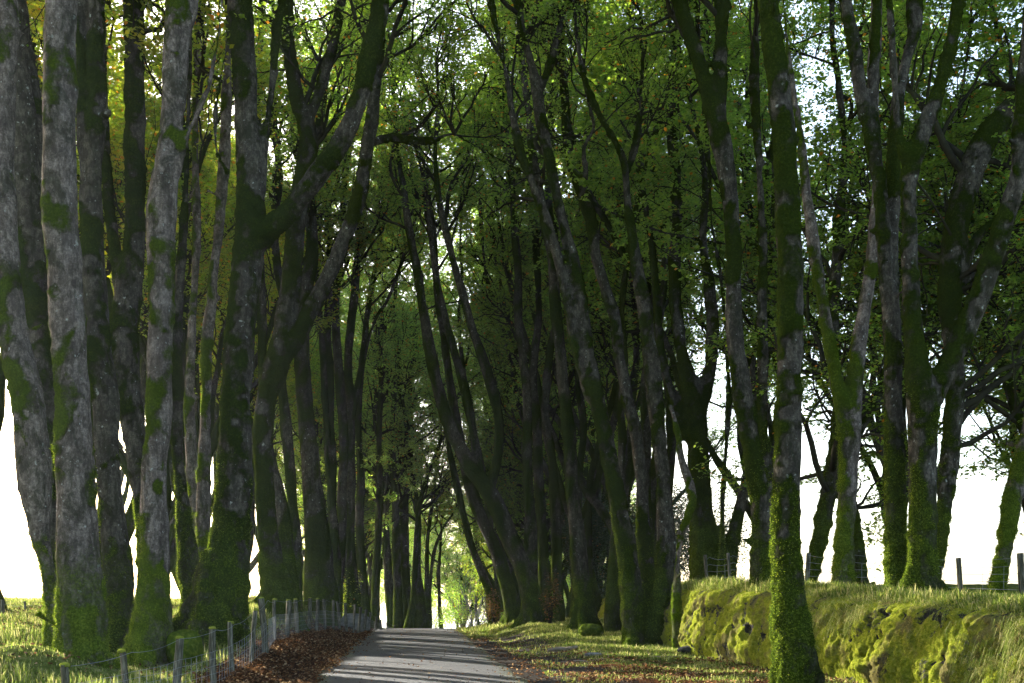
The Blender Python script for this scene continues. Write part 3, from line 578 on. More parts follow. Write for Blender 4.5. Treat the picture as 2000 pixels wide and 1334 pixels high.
T('pale trunk half hidden behind the great forked beech, heavy limb to upper right', 24, [
  [(1822,1158,34),(1836,1070,30),(1846,980,32),(1855,890,36),(1864,800,38),(1866,720,42),(1858,640,46),(1854,560,48),(1862,480,50),(1878,400,52),(1900,330,54),(1925,275,50),(1958,230,46),(1995,190,42),(2040,140,36)],
  [(1858,560,30),(1880,520,24),(1905,470,18),(1940,430,14),(1990,400,12)]], 'green', zmin=2.5, drift=[0,0], flat=.5, l1len=(2.5,5))
T('slender grey beech leaning right at the far right edge above the grassy wall', 21, [
  [(1945,1185,34),(1950,1130,35),(1960,1070,38),(1972,1010,36),(1982,950,32),(1994,890,27),(2004,830,24),(2012,750,24),(2020,650,22),(2030,500,20),(2040,300,18),(2045,100,16)],
  [(1980,980,14),(2002,962,12),(2030,955,12)]], 'pale', zmin=6, drift=[0,0])

# ------------------------------------------------------------ beeches seen only as part of the deep avenue
protos = []
def proto(seed, bark, leaf, flat=0., zmin=7.5, H=21., lean=.12, l1=(2., 4.8), dens=1.):
    r = np.random.default_rng(100+seed); S = []; n = r.integers(3, 5); w0 = r.uniform(.15, .21)
    x = np.zeros(3); a0 = r.uniform(0, 6.28); hf = r.uniform(1.5, 5)
    main = [[0, 0, -.4, w0*1.35], [0, 0, 0, w0*1.25]]; d = norm(np.array([math.cos(a0)*lean, math.sin(a0)*lean, 1])); q = np.zeros(3)
    for k in range(11):
        q = q+norm(d+r.normal(0, .15, 3))*H/11; main.append([*q, max(.03, w0*(1-.08*k))])
    S.append(spline(main, .35))
    for j in range(n):
        i = r.integers(1, 4); st = main[i]; a = a0+2.1*(j+1)+r.normal(0, .4); q = np.array(st[:3]); P = [list(st[:3])+[st[3]*.8]]; d = norm(np.array([math.cos(a)*.45, math.sin(a)*.45, 1]))
        m = 11-i
        for k in range(m):
            d = norm(d+np.array([0, 0, .14])+r.normal(0, .15, 3)); q = q+d*H/11; P.append([*q, max(.025, st[3]*.75*(1-.09*k))])
        S.append(spline(P, .35))
    V, Fs = merge([tubes(s[None, :, :3], s[None, :, 3], 9, cap=True) for s in S])
    t = finish_trunk(V, Fs, np.zeros(3), 'dark', 300+seed, .8, 0)
    t.materials.append(M[bark])
    br, lf = crownify(S, zmin, H, 700+seed, dens, 13 if not flat else 18, .13, flat, l1len=l1)
    b = mesh('branches', *br); b.materials.append(M['twig']); c = mesh('crown', *lf, smooth=False); c.materials.append(M[leaf])
    return t, b, c
PR = [proto(k, 'bark_dark', ['leaf', 'leaf_far', 'leaf', 'leaf_yellow', 'leaf_far'][k]) for k in range(5)]
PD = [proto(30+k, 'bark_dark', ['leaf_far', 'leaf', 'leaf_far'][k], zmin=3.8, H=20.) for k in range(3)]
PF = [proto(10+k, 'bark_dark', ['leaf_far', 'leaf_lime'][k], zmin=2., H=13.) for k in range(2)]
PY = [proto(40+k, 'bark_dark', 'leaf_yellow', 0., 8., 19., .1, (2., 4.6), 1.) for k in range(2)]
PB = [proto(20+k, 'bark_dark', 'leaf', .75, 3.2, 17., .2, (3.5, 6.4), 1.05) for k in range(2)]
def place(pr, X, Y, label, group, s=1., rz=0.):
    t = empty('beech_tree', (X, Y, float(ground(X, Y, False))), label, 'tree', group, rz); t.scale = (s, s, s)
    for nm, me in zip(('trunk', 'branches', 'crown'), pr):
        o = bpy.data.objects.new(nm, me); C.objects.link(o); o.parent = t
r = np.random.default_rng(5)
ORD = 'first second third fourth fifth sixth seventh eighth ninth tenth eleventh twelfth thirteenth fourteenth fifteenth sixteenth seventeenth eighteenth nineteenth twentieth twenty-first twenty-second twenty-third twenty-fourth twenty-fifth twenty-sixth twenty-seventh twenty-eighth'.split()
def row(off, Ys, label, group, prs=None, smin=.9, smax=1.15, jx=.7):
    for i, Y in enumerate(Ys):
        Y = Y+r.uniform(-.8, .8); X = float(xc(Y))+off+r.uniform(-jx, jx); pp = prs or PR
        place(pp[r.integers(len(pp))], X, Y, ORD[i]+' '+label, group, r.uniform(smin, smax), r.uniform(0, 6.28))
row(-5.6, np.arange(60, 88, 3.6), 'beech beyond the crest on the left side of the lane', 'far beeches left of the lane', PD)
row(-9.0, np.arange(38.5, 56, 3.4), 'yellow-green slender beech, from the near end, close behind the left row', 'slender beeches close behind the left row', PY+[PR[3], PY[0]])
row(-9.0, np.arange(60, 80, 9.), 'dark beech, counted from the near end, of the second line behind the left row', 'second line of beeches on the left')
row(5.6, np.arange(56, 88, 4.), 'beech beyond the crest on the right side of the lane', 'far beeches right of the lane', PD)
row(9.6, np.arange(44, 86, 6.5), 'dark beech, counted from the near end, of the second line on the right', 'second line of beeches on the right', jx=1.)
row(7.6, np.arange(48, 76, 5.), 'slender dark beech, counted from the near end, in the inner line on the right', 'inner line of beeches on the right', jx=.8)
for i, (X, Y, s) in enumerate([(-12.0, 26.5, .95), (-12.2, 33, .95), (-12.4, 39.5, 1.), (-18, 33.5, 1.), (-22, 64, 1.1), (-20, 74, 1.1)]):
    place(PY[i % 2], X, Y, ORD[i]+' yellowing beech, from the left edge, glimpsed between the near left trunks', 'yellowing beeches behind the left row', s, i*1.7)
for i, (X, Y) in enumerate([(9.6, 40.5), (14.2, 42.5), (12.2, 50)]):
    place(PR[i], X, Y, ORD[i]+' from the left of the dark beeches deep behind the bank fence', 'dark beeches behind the bank fence', 1., i*2.2+.6)
# far end of the lane: hazy trees leafed to the ground
for i, (X, Y, s, k) in enumerate([(-4.5, 112, .9, 0), (1.5, 116, 1., 0), (7, 110, 1., 0), (-10, 118, 1.1, 0), (-6, 132, 1.1, 0), (-1, 140, 1.2, 0), (6, 138, 1.1, 0), (-12, 138, 1.1, 0), (-2.2, 94, .8, 1), (3.2, 99, .9, 1), (12, 135, 1.2, 0), (-18, 135, 1.2, 0)]):
    place(PF[k], X, Y, [ORD[i]+' hazy blue-green tree closing the view at the lane end', ['left','right'][int(X > 0)]+' one of two sunlit yellow-green trees in the lane end gap'][k], ['hazy trees at the lane end', 'sunlit trees at the lane end'][k], s, i*2.1)
# beeches out of frame whose shade falls on the scene
for i, (X, Y) in enumerate([(-8, -3), (9, -5), (0, -20)]):
    place((PB+PR)[i % 4] if Y < 0 else PR[i % 3], X, Y, ORD[i]+' unseen beech of the avenue beside or behind the viewpoint', 'beeches beside the viewpoint', 1., i*1.3)
for i, (X, Y) in enumerate([(14.2, 27), (11.0, 31), (15.8, 34), (18, 29), (21, 40)]):
    place(PB[i % 2], X, Y, ORD[i]+' spreading beech right of the bank, its crown hanging over it', 'beeches right of the bank', .95, i*2.4+1)

# holly and saplings
def leafcloud(cen, rad, n, size, seed):
    r = np.random.default_rng(seed); k = 26; cc = norm(r.normal(size=(k, 3)))*r.uniform(.3, 1, (k, 1))**.5*np.array(rad)*.8
    i = r.integers(0, k, n); p = cc[i]+norm(r.normal(size=(n, 3)))*(r.uniform(0, 1, (n, 1))**.4)*np.array(rad)*.36
    p = p[p[:, 2] > -rad[2]*.98]
    return leaves(p+np.array(cen), np.zeros((1, 3)), size, seed), cc+np.array(cen)
def bush(name, cat, label, X, Y, rad, n, size, mat, seed, group=None, stemr=.03):
    z = float(ground(X, Y, False)); t = empty(name, (X, Y, z), label, cat, group)
    (lv, lf), cc = leafcloud((0, 0, rad[2]), rad, n, size, seed)
    P = np.stack([np.stack([np.array([0, 0, -.15])*(1-u)+c*u+np.array([0, 0, .3*rad[2]])*u*(1-u)*2 for u in np.linspace(0, 1, 8)]) for c in cc])
    P[:, 1:-1] += np.random.default_rng(seed).normal(0, .04, P[:, 1:-1].shape)*np.array(rad)
    obj('stems', mesh('stems', *tubes(P, np.repeat(np.linspace(stemr, stemr*.3, 8)[None], len(cc), 0), 5)), M['twig'], t)
    obj('foliage', mesh('foliage', lv, lf, smooth=False), M[mat], t)
bush('holly_bush', 'bush', 'big dark holly with glinting leaves behind the slim dark trunk', 5.6, 46, (1.7, 1.6, 2.6), 15000, .10, 'holly', 1)
bush('holly_bush', 'bush', 'dark evergreen thicket between the wavering trunk and the holly', 3.6, 52, (1.6, 1.6, 3.2), 15000, .11, 'holly', 2)
bush('holly_bush', 'bush', 'low dark evergreen behind the bank fence', 9.3, 56, (2.4, 2, 3.4), 16000, .12, 'holly', 3)
bush('beech_sapling', 'sapling', 'brown-leaved sapling at the foot of the wavering trunk', 1.35, 40, (.42, .4, 1.0), 900, .075, 'leaf_brown', 4, stemr=.012)
bush('beech_sapling', 'sapling', 'pinkish brown sapling leaves round the leaning two-stemmed beech', -.75, 49, (.5, .5, .8), 700, .08, 'leaf_brown', 5, stemr=.012)
bush('beech_sapling', 'sapling', 'orange and yellow leafed sapling behind the two-legged beech', -5.9-.8, 47, (.5, .5, 1.4), 900, .08, 'leaf_yellow', 6, stemr=.012)
bush('bramble_bush', 'bush', 'thin bramble on the bank right of the slanting trunk', 6.1, 31, (.55, .4, .38), 500, .05, 'leaf_yellow', 7, stemr=.006)
bush('bramble_bush', 'bush', 'pale bramble haze at the foot of the grass verge by the lane end', -3.1, 62, (1.4, 1, .7), 1800, .07, 'leaf_far', 8, stemr=.006)

for i, (X, Y, rx, rz) in enumerate([(-20, 100, 3.5, 3.2), (-13, 102, 3.5, 3.2), (-7.5, 105, 3.5, 3.), (-1.5, 108, 3.5, 2.6), (4, 104, 3.5, 3.2)]):
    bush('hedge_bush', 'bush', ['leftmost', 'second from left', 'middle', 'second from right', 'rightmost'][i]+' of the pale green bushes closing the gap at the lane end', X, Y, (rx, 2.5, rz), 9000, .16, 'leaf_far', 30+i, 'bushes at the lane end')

# ------------------------------------------------------------ moss wall
wy = np.concatenate([np.arange(9, 32, .022), np.arange(32, 52, .06)]); cu = np.cumsum(np.concatenate([[0], np.hypot(np.diff(wy), np.diff(xw(wy)))]))
hv = np.linspace(-.15, 1, 72)
WY, HV = np.meshgrid(wy, hv, indexing='ij'); CU = np.repeat(cu[:, None], len(hv), 1)
wsm = lambda Y: (xw(Y-.5)+xw(Y)+xw(Y+.5))/3
top = wtop(WY); gz = slopeZ2(WY); base = ground(wsm(WY)-.35, WY, False)-gz
Hh = HV*1.0
Z = base+(top+.08-base)*np.clip(Hh, -.3, 1)
batter = .38*np.clip(Hh, 0, 1)**1.5+.28*sstep(.82, 1., Hh)
wp = np.stack([CU, Z, 0*Z], -1); wa = (fbm(wp*3, 2, 5)-.5)*.7; wb = (fbm(wp*3+9, 2, 6)-.5)*.7
d1, d2, idv = worley(np.stack([CU*3.3+wa, Z*2.5+wb], -1), 3)
e1, e2, ide = worley(np.stack([CU*8.5+wa*2, Z*6.+wb*2], -1), 8)
f1, f2, idf = worley(np.stack([CU*19.+wa*3, Z*14.+wb*3], -1), 11)
P3 = wp; cover = fbm(P3*.7, 3, 21)
cush = lambda e, i_: np.sqrt(np.clip(1-(e/.82)**2, 0, 1))*(.35+.65*i_)
disp = .16*cush(d1, idv)+.095*cush(e1, ide)+.035*cush(f1, idf)+.12*(fbm(P3*np.array([.8, .6, 1]), 3, 12)-.5)*2+.03*(fbm(P3*16, 3, 30)-.5)
disp *= (.55+.45*sstep(.02, .2, HV))*sstep(1.02, .86, HV)
notch = .35*np.exp(-((WY-27.3)/.35)**2)
bx = wsm(WY)-.12+batter-disp+notch
bare = np.clip(.9*sstep(.60, .78, d1)*(e1 > .45)+.55*sstep(.60, .68, fbm(P3*2.6, 3, 41)), 0, 1)
Vw = np.stack([bx, WY, gz+Z], -1)
back = np.stack([wsm(wy)+1.05, wy, slopeZ2(wy)+wtop(wy)-.12], -1)[:, None]; back2 = back+np.array([0, 0, -1.2])
Vw = np.concatenate([Vw, back, back2], 1); nb, mh = Vw.shape[:2]
ii = (np.arange(nb-1)[:, None]*mh+np.arange(mh-1)[None]).ravel()
bare2 = np.concatenate([bare, np.zeros((nb, 2))], 1)
tag = dict(label='long dry-stone hedge bank smothered in bright moss and hanging grass right of the lane', category='wall')
obj('moss_wall', mesh('moss_wall', Vw.reshape(-1, 3), np.stack([ii, ii+1, ii+mh+1, ii+mh], -1), attrs=dict(bare=bare2.ravel())), M['wall'], **tag)

# ------------------------------------------------------------ grass and fallen leaves
def blades(P, L, lean, seed, wd=.006, drop=None):
    r = np.random.default_rng(seed); n = len(P); az = r.uniform(0, 6.28, n); o = np.stack([np.cos(az), np.sin(az), 0*az], -1)
    if drop is not None: o = norm(o*.7+drop)
    sd = np.stack([-o[:, 1], o[:, 0], 0*az], -1)*wd*r.uniform(.7, 1.4, n)[:, None]; L = L[:, None]; ln = lean[:, None]
    m = P+np.array([0, 0, 1])*L*.6*(1-ln*.35)+o*L*ln*.35; t = P+np.array([0, 0, 1])*L*(1-ln*.75)+o*L*ln*.95
    V = np.stack([P-sd, P+sd, m+sd*.7, m-sd*.7, t], 1).reshape(-1, 3); b = np.arange(n)[:, None]*5
    return V, [b+np.array([[0, 1, 2, 3]]), b+np.array([[3, 2, 4]])]
def scatter(n, x0, x1, y0, y1, dens, seed, zoff=-.01):
    r = np.random.default_rng(seed); Y = y0+(y1-y0)*r.random(n)**1.5; X = r.uniform(x0, x1, n)
    k = r.random(n) < dens(X, Y); X, Y = X[k], Y[k]; return np.stack([X, Y, ground(X, Y)+zoff], -1)
def clump(X, Y, s, f=2.): return sstep(.38, .62, fbm(np.stack([X, Y, 0*X], -1)*f, 3, s))
eLf = lambda X, Y: xc(Y)-1.9-X
eRf = lambda X, Y: X-xc(Y)-1.9
r = np.random.default_rng(11)
parts = []
p = scatter(260000, -16, -3.5, 11, 50, lambda X, Y: sstep(1.15, 1.8, eLf(X, Y))*(.45+clump(X, Y, 60)), 1)
L = r.uniform(.04, .18, len(p))*(.5+clump(p[:, 0], p[:, 1], 61, .8)); parts.append(blades(p, L, r.uniform(.1, .9, len(p)), 1, .005+0*0))
p = scatter(50000, -14, -3.5, 40, 75, lambda X, Y: sstep(1.0, 1.8, eLf(X, Y))*.8, 2); parts.append(blades(p, r.uniform(.1, .3, len(p)), r.uniform(.1, .9, len(p)), 2, .01))
obj('grass', mesh('grass', *merge(parts)), M['grass'], kind='stuff')
parts = []
def dR(X, Y):
    e = eRf(X, Y); dw = xw(Y)-X
    return (sstep(1.6, 2.8, e)*sstep(24, 28, Y)+sstep(.2, .9, clump(X, Y, 66, 1.5))*.35*(e > .5)+.5*(e > 3.)*(Y < 26)*clump(X, Y, 69, 1.1))*(dw > .1)
p = scatter(230000, -3, 6.5, 16, 50, dR, 3); parts.append(blades(p, r.uniform(.04, .15, len(p)), r.uniform(.2, 1, len(p)), 3, .006))
p = scatter(40000, -4, 4, 42, 75, lambda X, Y: (eRf(X, Y) > .2)*(X < xw(Y))*.9, 4); parts.append(blades(p, r.uniform(.06, .22, len(p)), r.uniform(.2, 1, len(p)), 4, .012))
obj('grass', mesh('grass', *merge(parts)), M['grass'], kind='stuff')
parts = []
n = 130000; Yw = 9+38*r.random(n)**1.4; k = r.uniform(-.05, 1.4, n)**1; Xw = wsm(Yw)+.25+k*.9
hz = slopeZ2(Yw)+wtop(Yw)+.05-.08*sstep(.3, 0, k)*1.5
keep = r.random(n) < .25+.75*clump(Xw, Yw, 71, 1.2); pw = np.stack([Xw, Yw, hz-.02-.10*sstep(.5, 1., k)], -1)[keep]; k = k[keep]
parts.append(blades(pw, r.uniform(.08, .30, len(pw)), r.uniform(.2, 1., len(pw)), 5, .006, np.array([-.4, -.2, 0])))
# grass hanging on the face: rooted on the displaced wall
fi = r.integers(0, nb, 90000); fj = (r.beta(2.5, 1.3, 90000)*70).astype(int); gp = Vw[fi, fj]
cg = cover[fi, fj]; nearf = sstep(21.5, 17, gp[:, 1]); kk = r.random(90000) < np.clip(.03*sstep(.5, .66, cg)+.6*nearf*sstep(.42, .54, cg)+.45*sstep(.86, .98, fj/70.), 0, 1)
gp = gp[kk]; n = len(gp); gl = r.uniform(.08, .34, n)
az = r.uniform(-.6, .6, n); o = np.stack([-np.cos(az), np.sin(az), 0*az], -1); sd = np.stack([np.sin(az), np.cos(az), 0*az], -1)*.005
m = gp+o*gl[:, None]*.35+np.array([0, 0, 1])*gl[:, None]*r.uniform(-.1, .35, (n, 1)); tp = m+o*gl[:, None]*.2-np.array([0, 0, 1])*gl[:, None]*r.uniform(.2, .8, (n, 1))
Vb = np.stack([gp-sd, gp+sd, m+sd*.7, m-sd*.7, tp], 1).reshape(-1, 3); b_ = np.arange(n)[:, None]*5
parts.append((Vb, [b_+np.array([[0, 1, 2, 3]]), b_+np.array([[3, 2, 4]])]))
obj('hanging_grass', mesh('hanging_grass', *merge(parts)), M['grass'], kind='stuff')
def litterm(P, size, seed):
    r = np.random.default_rng(seed); n = len(P); nrm = norm(np.stack([r.normal(0, .45, n), r.normal(0, .45, n), np.ones(n)], -1)); az = r.uniform(0, 6.28, n)
    d = np.stack([np.cos(az), np.sin(az), 0*az], -1); u = norm(d-nrm*(d*nrm).sum(-1, keepdims=True)); v = np.cross(nrm, u); L = size*r.uniform(.6, 1.2, n)[:, None]; w_ = L*.36; c = nrm*L*r.uniform(0, .3, (n, 1))
    V = np.stack([P, P+u*L*.5+v*w_+c, P+u*L+c*.5, P+u*L*.5-v*w_+c, P+u*L*.5], 1).reshape(-1, 3); b = np.arange(n)[:, None]*5
    return V, [np.concatenate([b+np.array([[0, 4, 1]]), b+np.array([[4, 2, 1]]), b+np.array([[0, 3, 4]]), b+np.array([[4, 3, 2]])])]
def place_on(X, Y):
    e = np.maximum(eLf(X, Y), eRf(X, Y)); return np.where(e < 0, slopeZ2(Y)+.04, ground(X, Y)+.02)
parts = []
def lit(n, x0, x1, y0, y1, dens, seed, size=.065):
    q = scatter(n, x0, x1, y0, y1, dens, seed, 0); q[:, 2] = place_on(q[:, 0], q[:, 1])+np.random.default_rng(seed).uniform(0, .03, len(q)); parts.append(litterm(q, size, seed))
lit(190000, -8, -2.5, 13, 50, lambda X, Y: sstep(-.25, .15, eLf(X, Y)+.3*(clump(X, Y, 80, 3)-.5))*sstep(1.6, .9, eLf(X, Y)), 21)
lit(24000, -2.5, 6, 16, 46, lambda X, Y: sstep(-.1, .35, eRf(X, Y))*sstep(3.2, 1.6, eRf(X, Y)+(Y-24)*.12)*(.12+.88*clump(X, Y, 82, 2.2)), 22)
lit(18000, .5, 6.2, 16, 24, lambda X, Y: (eRf(X, Y) > .8)*(X < xw(Y)-.1)*clump(X, Y, 83, 1.6)*.8, 23)
lit(8000, -6, 1, 16, 48, lambda X, Y: ((eLf(X, Y) < 0)*(eRf(X, Y) < 0))*(.12+.9*sstep(-.7, 0, np.maximum(eLf(X, Y), eRf(X, Y)))), 24, .055)
lit(20000, -12, -4, 13, 40, lambda X, Y: (eLf(X, Y) > 1.4)*.25, 25)
obj('fallen_leaves', mesh('fallen_leaves', *merge(parts), smooth=False), M['fallen'], kind='stuff')

# ------------------------------------------------------------ fences
def post_mesh(h, wd, seed, round_=True):
    r = np.random.default_rng(seed); n = 10; z = np.linspace(-.35, h, n); P = np.stack([.012*np.sin(z*2+seed), .012*np.cos(z*3+seed), z], -1)[None]
    V, Fs = tubes(P, np.full((1, n), wd/2)*np.linspace(1.04, .97, n), 10, cap=True); V = V+(fbm(V*np.array([18, 18, 2.])+seed, 3, seed)-.5)[:, None]*.022*np.array([1, 1, 0]); return mesh('post', V, Fs)
def fence(label, pts, hgt, wd, seed, mossy=True, rows=7, sag=.03, wires=None, vstep=.16, wr=.0028, group=None):
    """pts: list of (x,y,ground z,post height)"""
    r = np.random.default_rng(seed); b0 = np.array([pts[0][0], pts[0][1], pts[0][2]]); t = empty('post_and_wire_fence', b0, label, 'fence', group)
    tops = []
    for i, (x, y, z, h) in enumerate(pts):
        o = obj('post', post_mesh(h, wd*r.uniform(.75, 1.25), seed*50+i), M['post'], t); o.location = (x-b0[0], y-b0[1], z-b0[2]); o.rotation_euler = (r.normal(0, .06), r.normal(0, .06), r.uniform(0, 6))
        if mossy and i < 12:
            V, Fs = tubes(np.array([[[0, 0, h-.02], [0, 0, h], [0, 0, h+.015], [0, 0, h+.022]]]), np.array([[wd*.53, wd*.54, wd*.46, .01]]), 10, cap=True); V = V+(fbm(V*40, 2, i)-.5)[:, None]*.02
            obj('moss_cap', mesh('moss_cap', V, Fs), M['post_moss'], o)
    P = np.array([(x, y, z) for x, y, z, h in pts]); Hs = np.array([h for *_, h in pts]); lines = []; segs = len(P)-1
    fr = wires if wires is not None else np.linspace(.06, .9, rows)
    off = np.array([wd*.5, -.01, 0]); K = 9
    wv = {}
    for i in range(segs):
        u = np.linspace(0, 1, K)[:, None]; sg = r.uniform(.3, 1.6)*sag; ln = []
        for j, f in enumerate(fr):
            a = P[i]+off+np.array([0, 0, Hs[i]*f]); b = P[i+1]+off+np.array([0, 0, Hs[i+1]*f]); l = a*(1-u)+b*u; l[:, 2] -= (4*sg*(f**2)*(u*(1-u)))[:, 0]; l[:, 1:3] += fbm(l*3, 2, seed+j)[:, None]*.02-.01; ln.append(l)
        ln = np.array(ln); lines += list(ln)
        D = np.linalg.norm(P[i+1]-P[i]); nv = int(D/vstep)
        for k in range(1, nv):
            q = k/nv*(K-1); i0 = int(min(q, K-2)); c = ln[:-1, i0]*(1-(q-i0))+ln[:-1, i0+1]*(q-i0); c = c[np.round(np.linspace(0, len(c)-1, K)).astype(int)] if len(c) >= 2 else None
            if c is not None: lines.append(c)
    L = np.array(lines)-b0
    # drop repeated points of vertical stays
    L[:, :, :] += np.linspace(0, 1e-4, K)[None, :, None]
    obj('wire_mesh', mesh('wire_mesh', *tubes(L, np.full((len(L), K), wr), 4)), M['wire'], t)
def gp_(x, y): return float(ground(x, y, False))
LF = []
for (px, pytop, Y, h) in [(130,1296,12.2,.62),(250,1270,13.8,.72),(345,1243,15.2,.86),(417,1226,16.6,.92),(452,1215,18.0,.95),(490,1190,19.6,1.02),(518,1168,21.2,1.1)]:
    X = (px-1000)/F*Y; zt = EYE+(HY-pytop)/F*Y; LF.append((X, Y, zt-h, h))
for (px, pytop, Y) in [(536,1170,25),(561,1172,27.5),(582,1170,29.5),(602,1168,31.5),(619,1169,33.5),(635,1170,35.5),(651,1172,37),(664,1174,38.5),(677,1177,40),(690,1180,41.5),(700,1185,43),(712,1190,44.5),(722,1196,46),(732,1204,47.5),(745,1210,49),(757,1215,51),(770,1221,53)]:
    X = (px-1000)/F*Y; zt = EYE+(HY-pytop)/F*Y; g_ = gp_(X, Y); h = max(.5, min(zt-g_, 1.15)); LF.append((X, Y, zt-h, h))
fence('old post and wire netting fence running along the left verge to the crest', LF, 1, .1, 3, wires=np.array([.04, .16, .28, .40, .52, .64, .96]), sag=.05, vstep=.2, wr=.0024)
RF = []
for (px, pyt, Y) in [(2060,1075,18.5),(1998,1078,20),(1875,1090,21.5),(1757,1072,22.5),(1654,1075,24),(1575,1078,25.5),(1500,1080,27),(1428,1078,28.5),(1382,1082,30),(1352,1090,31.5),(1310,1110,34),(1250,1130,38),(1185,1140,43),(1168,1150,47)]:
    X = max((px-1000)/F*Y, float(xw(Y))+.9); g_ = float(ground(X, Y, False)); zt = EYE+(HY-pyt)/F*Y; RF.append((X, Y, g_-.02, float(np.clip(zt-g_, .65, 1.2))))
fence('thin post and wire fence along the top of the mossy bank on the right', RF, 1, .095, 6, mossy=False, wires=np.array([.12, .32, .52, .72, .93]), sag=.09, vstep=.4, wr=.0035)
FF = []
for (px, pyt, Y) in [(-60,1178,27),(2,1170,25),(58,1174,27),(130,1190,31)]:
    X = (px-1000)/F*Y; zt = EYE+(HY-pyt)/F*Y; FF.append((X, Y, zt-1.05, 1.05))
fence('thin far field fence against the white glare at the left edge', FF, 1, .08, 9, mossy=False, wires=np.array([.3, .6, .9]), vstep=9, wr=.003)

# ------------------------------------------------------------ stones, stump, dead wood
def blob(name, label, cat, X, Y, rad, mat, seed, sub=.35, sink=.3, rot=0.):
    import bmesh
    bm = bmesh.new(); bmesh.ops.create_icosphere(bm, subdivisions=5, radius=1); V = np.array([v.co[:] for v in bm.verts]); Fs = np.array([[v.index for v in f.verts] for f in bm.faces]); bm.free()
    V = V*(1+sub*(fbm(V*1.6+seed, 3, seed)-.5)[:, None]*2*.6+.08*(fbm(V*6, 3, seed+2)-.5)[:, None]*2); V = np.sign(V)*np.abs(V)**.9*np.array(rad)
    c, s = math.cos(rot), math.sin(rot); V = np.stack([V[:, 0]*c-V[:, 1]*s, V[:, 0]*s+V[:, 1]*c, V[:, 2]+rad[2]*(1-sink)], -1)
    o = obj(name, mesh(name, V, Fs), M[mat], label=label, category=cat); o.location = (X, Y, gp_(X, Y)); return o
blob('mossy_stone', 'round moss-covered stone at the foot of the flared beech', 'stone', 155/F*33, 33, (.36, .3, .2), 'mossmound', 1)
blob('flat_stone', 'flat dark slab leaning on the foot of the moss wall', 'stone', 385/F*26.2-.2, 26.0, (.62, .3, .13), 'darkrock', 2, rot=.3)
blob('flat_stone', 'small pale flat stone in the leaf litter at the verge', 'stone', 158/F*25.5, 25.5, (.2, .12, .05), 'rock', 3)
blob('granite_boulder', 'pale grey boulder behind the fence near the crest', 'boulder', -305/F*45, 45, (.6, .45, .42), 'rock', 4)
blob('mossy_boulder', 'lit moss-topped lump between the moss-collared beech and the great flared beech', 'boulder', -640/F*19.5, 19.5, (.3, .4, .34), 'mossmound', 5)
X, Y = -435/F*32, 32.; g_ = gp_(X, Y)
st = spline([[0, 0, -.3, .28], [0, 0, 0, .26], [.02, 0, .35, .2], [.03, 0, .62, .19]], .05); V, Fs = tubes(st[None, :, :3], st[None, :, 3], 16, cap=True); V[:, 2] += (V[:, 2] > .5)*(fbm(V*9, 3, 2)-.5)*.2
t = empty('tree_stump', (X, Y, g_), 'short cut stump with a lit mossy top behind the left fence', 'stump'); obj('trunk', finish_trunk(V, Fs, np.zeros(3), 'green', 55, 1, 0), M['bark_green'], t)
X, Y = 98/F*27.5, 27.5
P = spline([[-.35, -.05, .03, .03], [-.1, .03, .07, .045], [.15, -.02, .08, .05], [.38, .08, .13, .03]], .05); Q = spline([[.05, 0, .07, .02], [.15, -.15, .12, .015], [.2, -.3, .1, .008]], .05)
V, Fs = merge([tubes(P[None, :, :3], P[None, :, 3], 8, cap=True), tubes(Q[None, :, :3], Q[None, :, 3], 6, cap=True)])
o = obj('fallen_branch', mesh('fallen_branch', V+(fbm(V*20, 2, 3)-.5)[:, None]*.02, Fs), M['deadwood'], label='bleached broken branch lying in the leaf litter right of the lane', category='branch'); o.location = (X, Y, gp_(X, Y))
rt = np.random.default_rng(31)
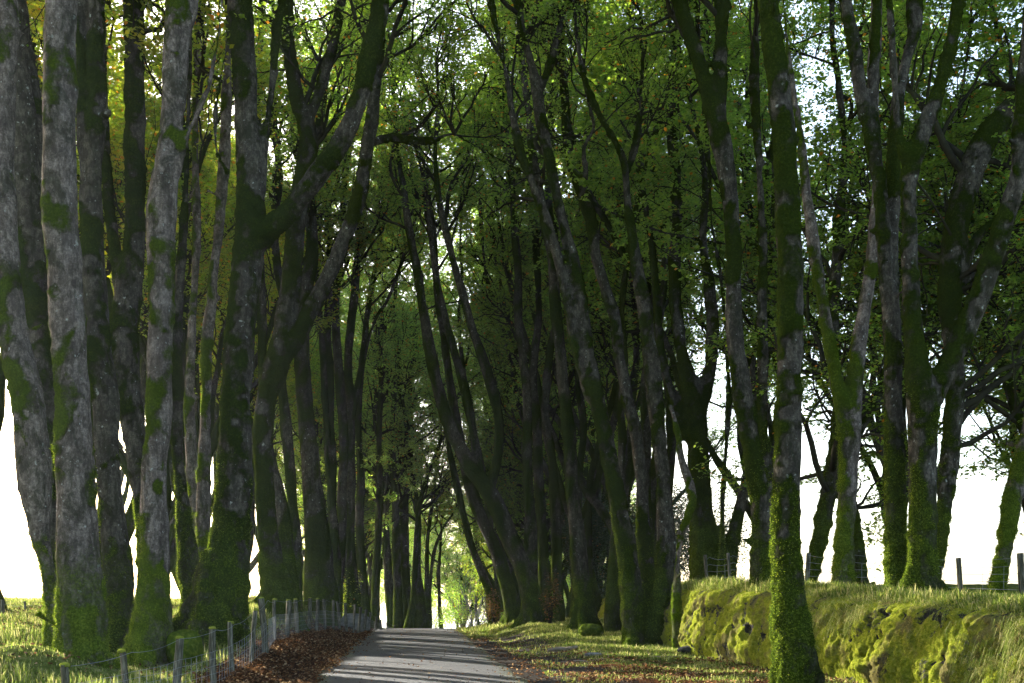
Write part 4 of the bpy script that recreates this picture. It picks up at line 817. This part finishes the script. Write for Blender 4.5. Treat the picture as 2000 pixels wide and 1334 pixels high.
for k, (px, Y, lab) in enumerate([(1120, 24, 'thin dead twig lying on the leafy verge nearest the road'), (1215, 23.5, 'forked dead twig in the leaf litter below the great three-stemmed beech'), (1330, 24.5, 'dead twig lying by the foot of the moss wall'), (610, 24, 'dead twig on the leaf slope beside the left fence')]):
    X = (px-1000)/F*Y; P = grow(np.zeros((1, 3)), np.array([[rt.uniform(-1, 1), rt.uniform(-.4, .4), 0.]]), np.array([rt.uniform(.5, .9)]), 8, .18, 0, rt); P[..., 2] = .03+.02*rt.random(8)
    p_, d_, r_, _ = spawn(P, np.full((1, 8), .012), 4, .2, (.5, .9), rt, 0.); P2 = grow(p_, d_, rt.uniform(.12, .3, 4), 5, .2, .02, rt)
    o = obj('dead_twig', mesh('dead_twig', *merge([tubes(P, np.linspace(.016, .006, 8)[None], 6), tubes(P2, np.repeat(np.linspace(.007, .003, 5)[None], 4, 0), 5)])), M['deadwood'], label=lab, category='twig'); o.location = (X, Y, gp_(X, Y))
# bare white shrub at the lane end
r = np.random.default_rng(77)
for (px, Y, lab) in [(906, 66, 'bare bleached shrub standing in the sunlight at the lane end'), (928, 70, 'tall bare grey sapling beside the bleached shrub at the lane end')]:
    X = (px-1000)/F*Y; z = gp_(X, Y); n = 9; st = np.zeros((n, 3)); dd = norm(np.stack([r.normal(0, .35, n), r.normal(0, .3, n), np.ones(n)], -1))
    P1 = grow(st, dd, r.uniform(1.6, 3., n)*(1.3 if px > 910 else 1), 10, .12, .05, r); R1 = np.repeat(np.linspace(.045, .012, 10)[None], n, 0)
    p, d, rd, t_ = spawn(P1, R1, 6, .2, (.4, .9), r, .2); P2 = grow(p, d, r.uniform(.4, 1., len(p)), 6, .15, .05, r)
    V, Fs = merge([tubes(P1, R1, 5), tubes(P2, np.repeat(np.linspace(.014, .006, 6)[None], len(P2), 0), 4)])
    o = obj('bare_shrub', mesh('bare_shrub', V, Fs), M['rock'], label=lab, category='shrub'); o.location = (X, Y, z-.05)

# ------------------------------------------------------------ thin autumn haze
V, Fs = boxv((0, 1400, 12), (7400, 9400, 90)); V = V
hz_o = obj('haze', mesh('haze', V, Fs, smooth=False), None, kind='stuff')
hm = bpy.data.materials.new('haze_air'); hm.use_nodes = True; hn = hm.node_tree; hn.nodes.remove(hn.nodes['Principled BSDF'])
pv = hn.nodes.new('ShaderNodeVolumePrincipled'); pv.inputs['Color'].default_value = (.72, .86, 1, 1); pv.inputs['Density'].default_value = .0001; pv.inputs['Anisotropy'].default_value = .4
hn.links.new(pv.outputs[0], hn.nodes['Material Output'].inputs['Volume']); hz_o.data.materials.append(hm)
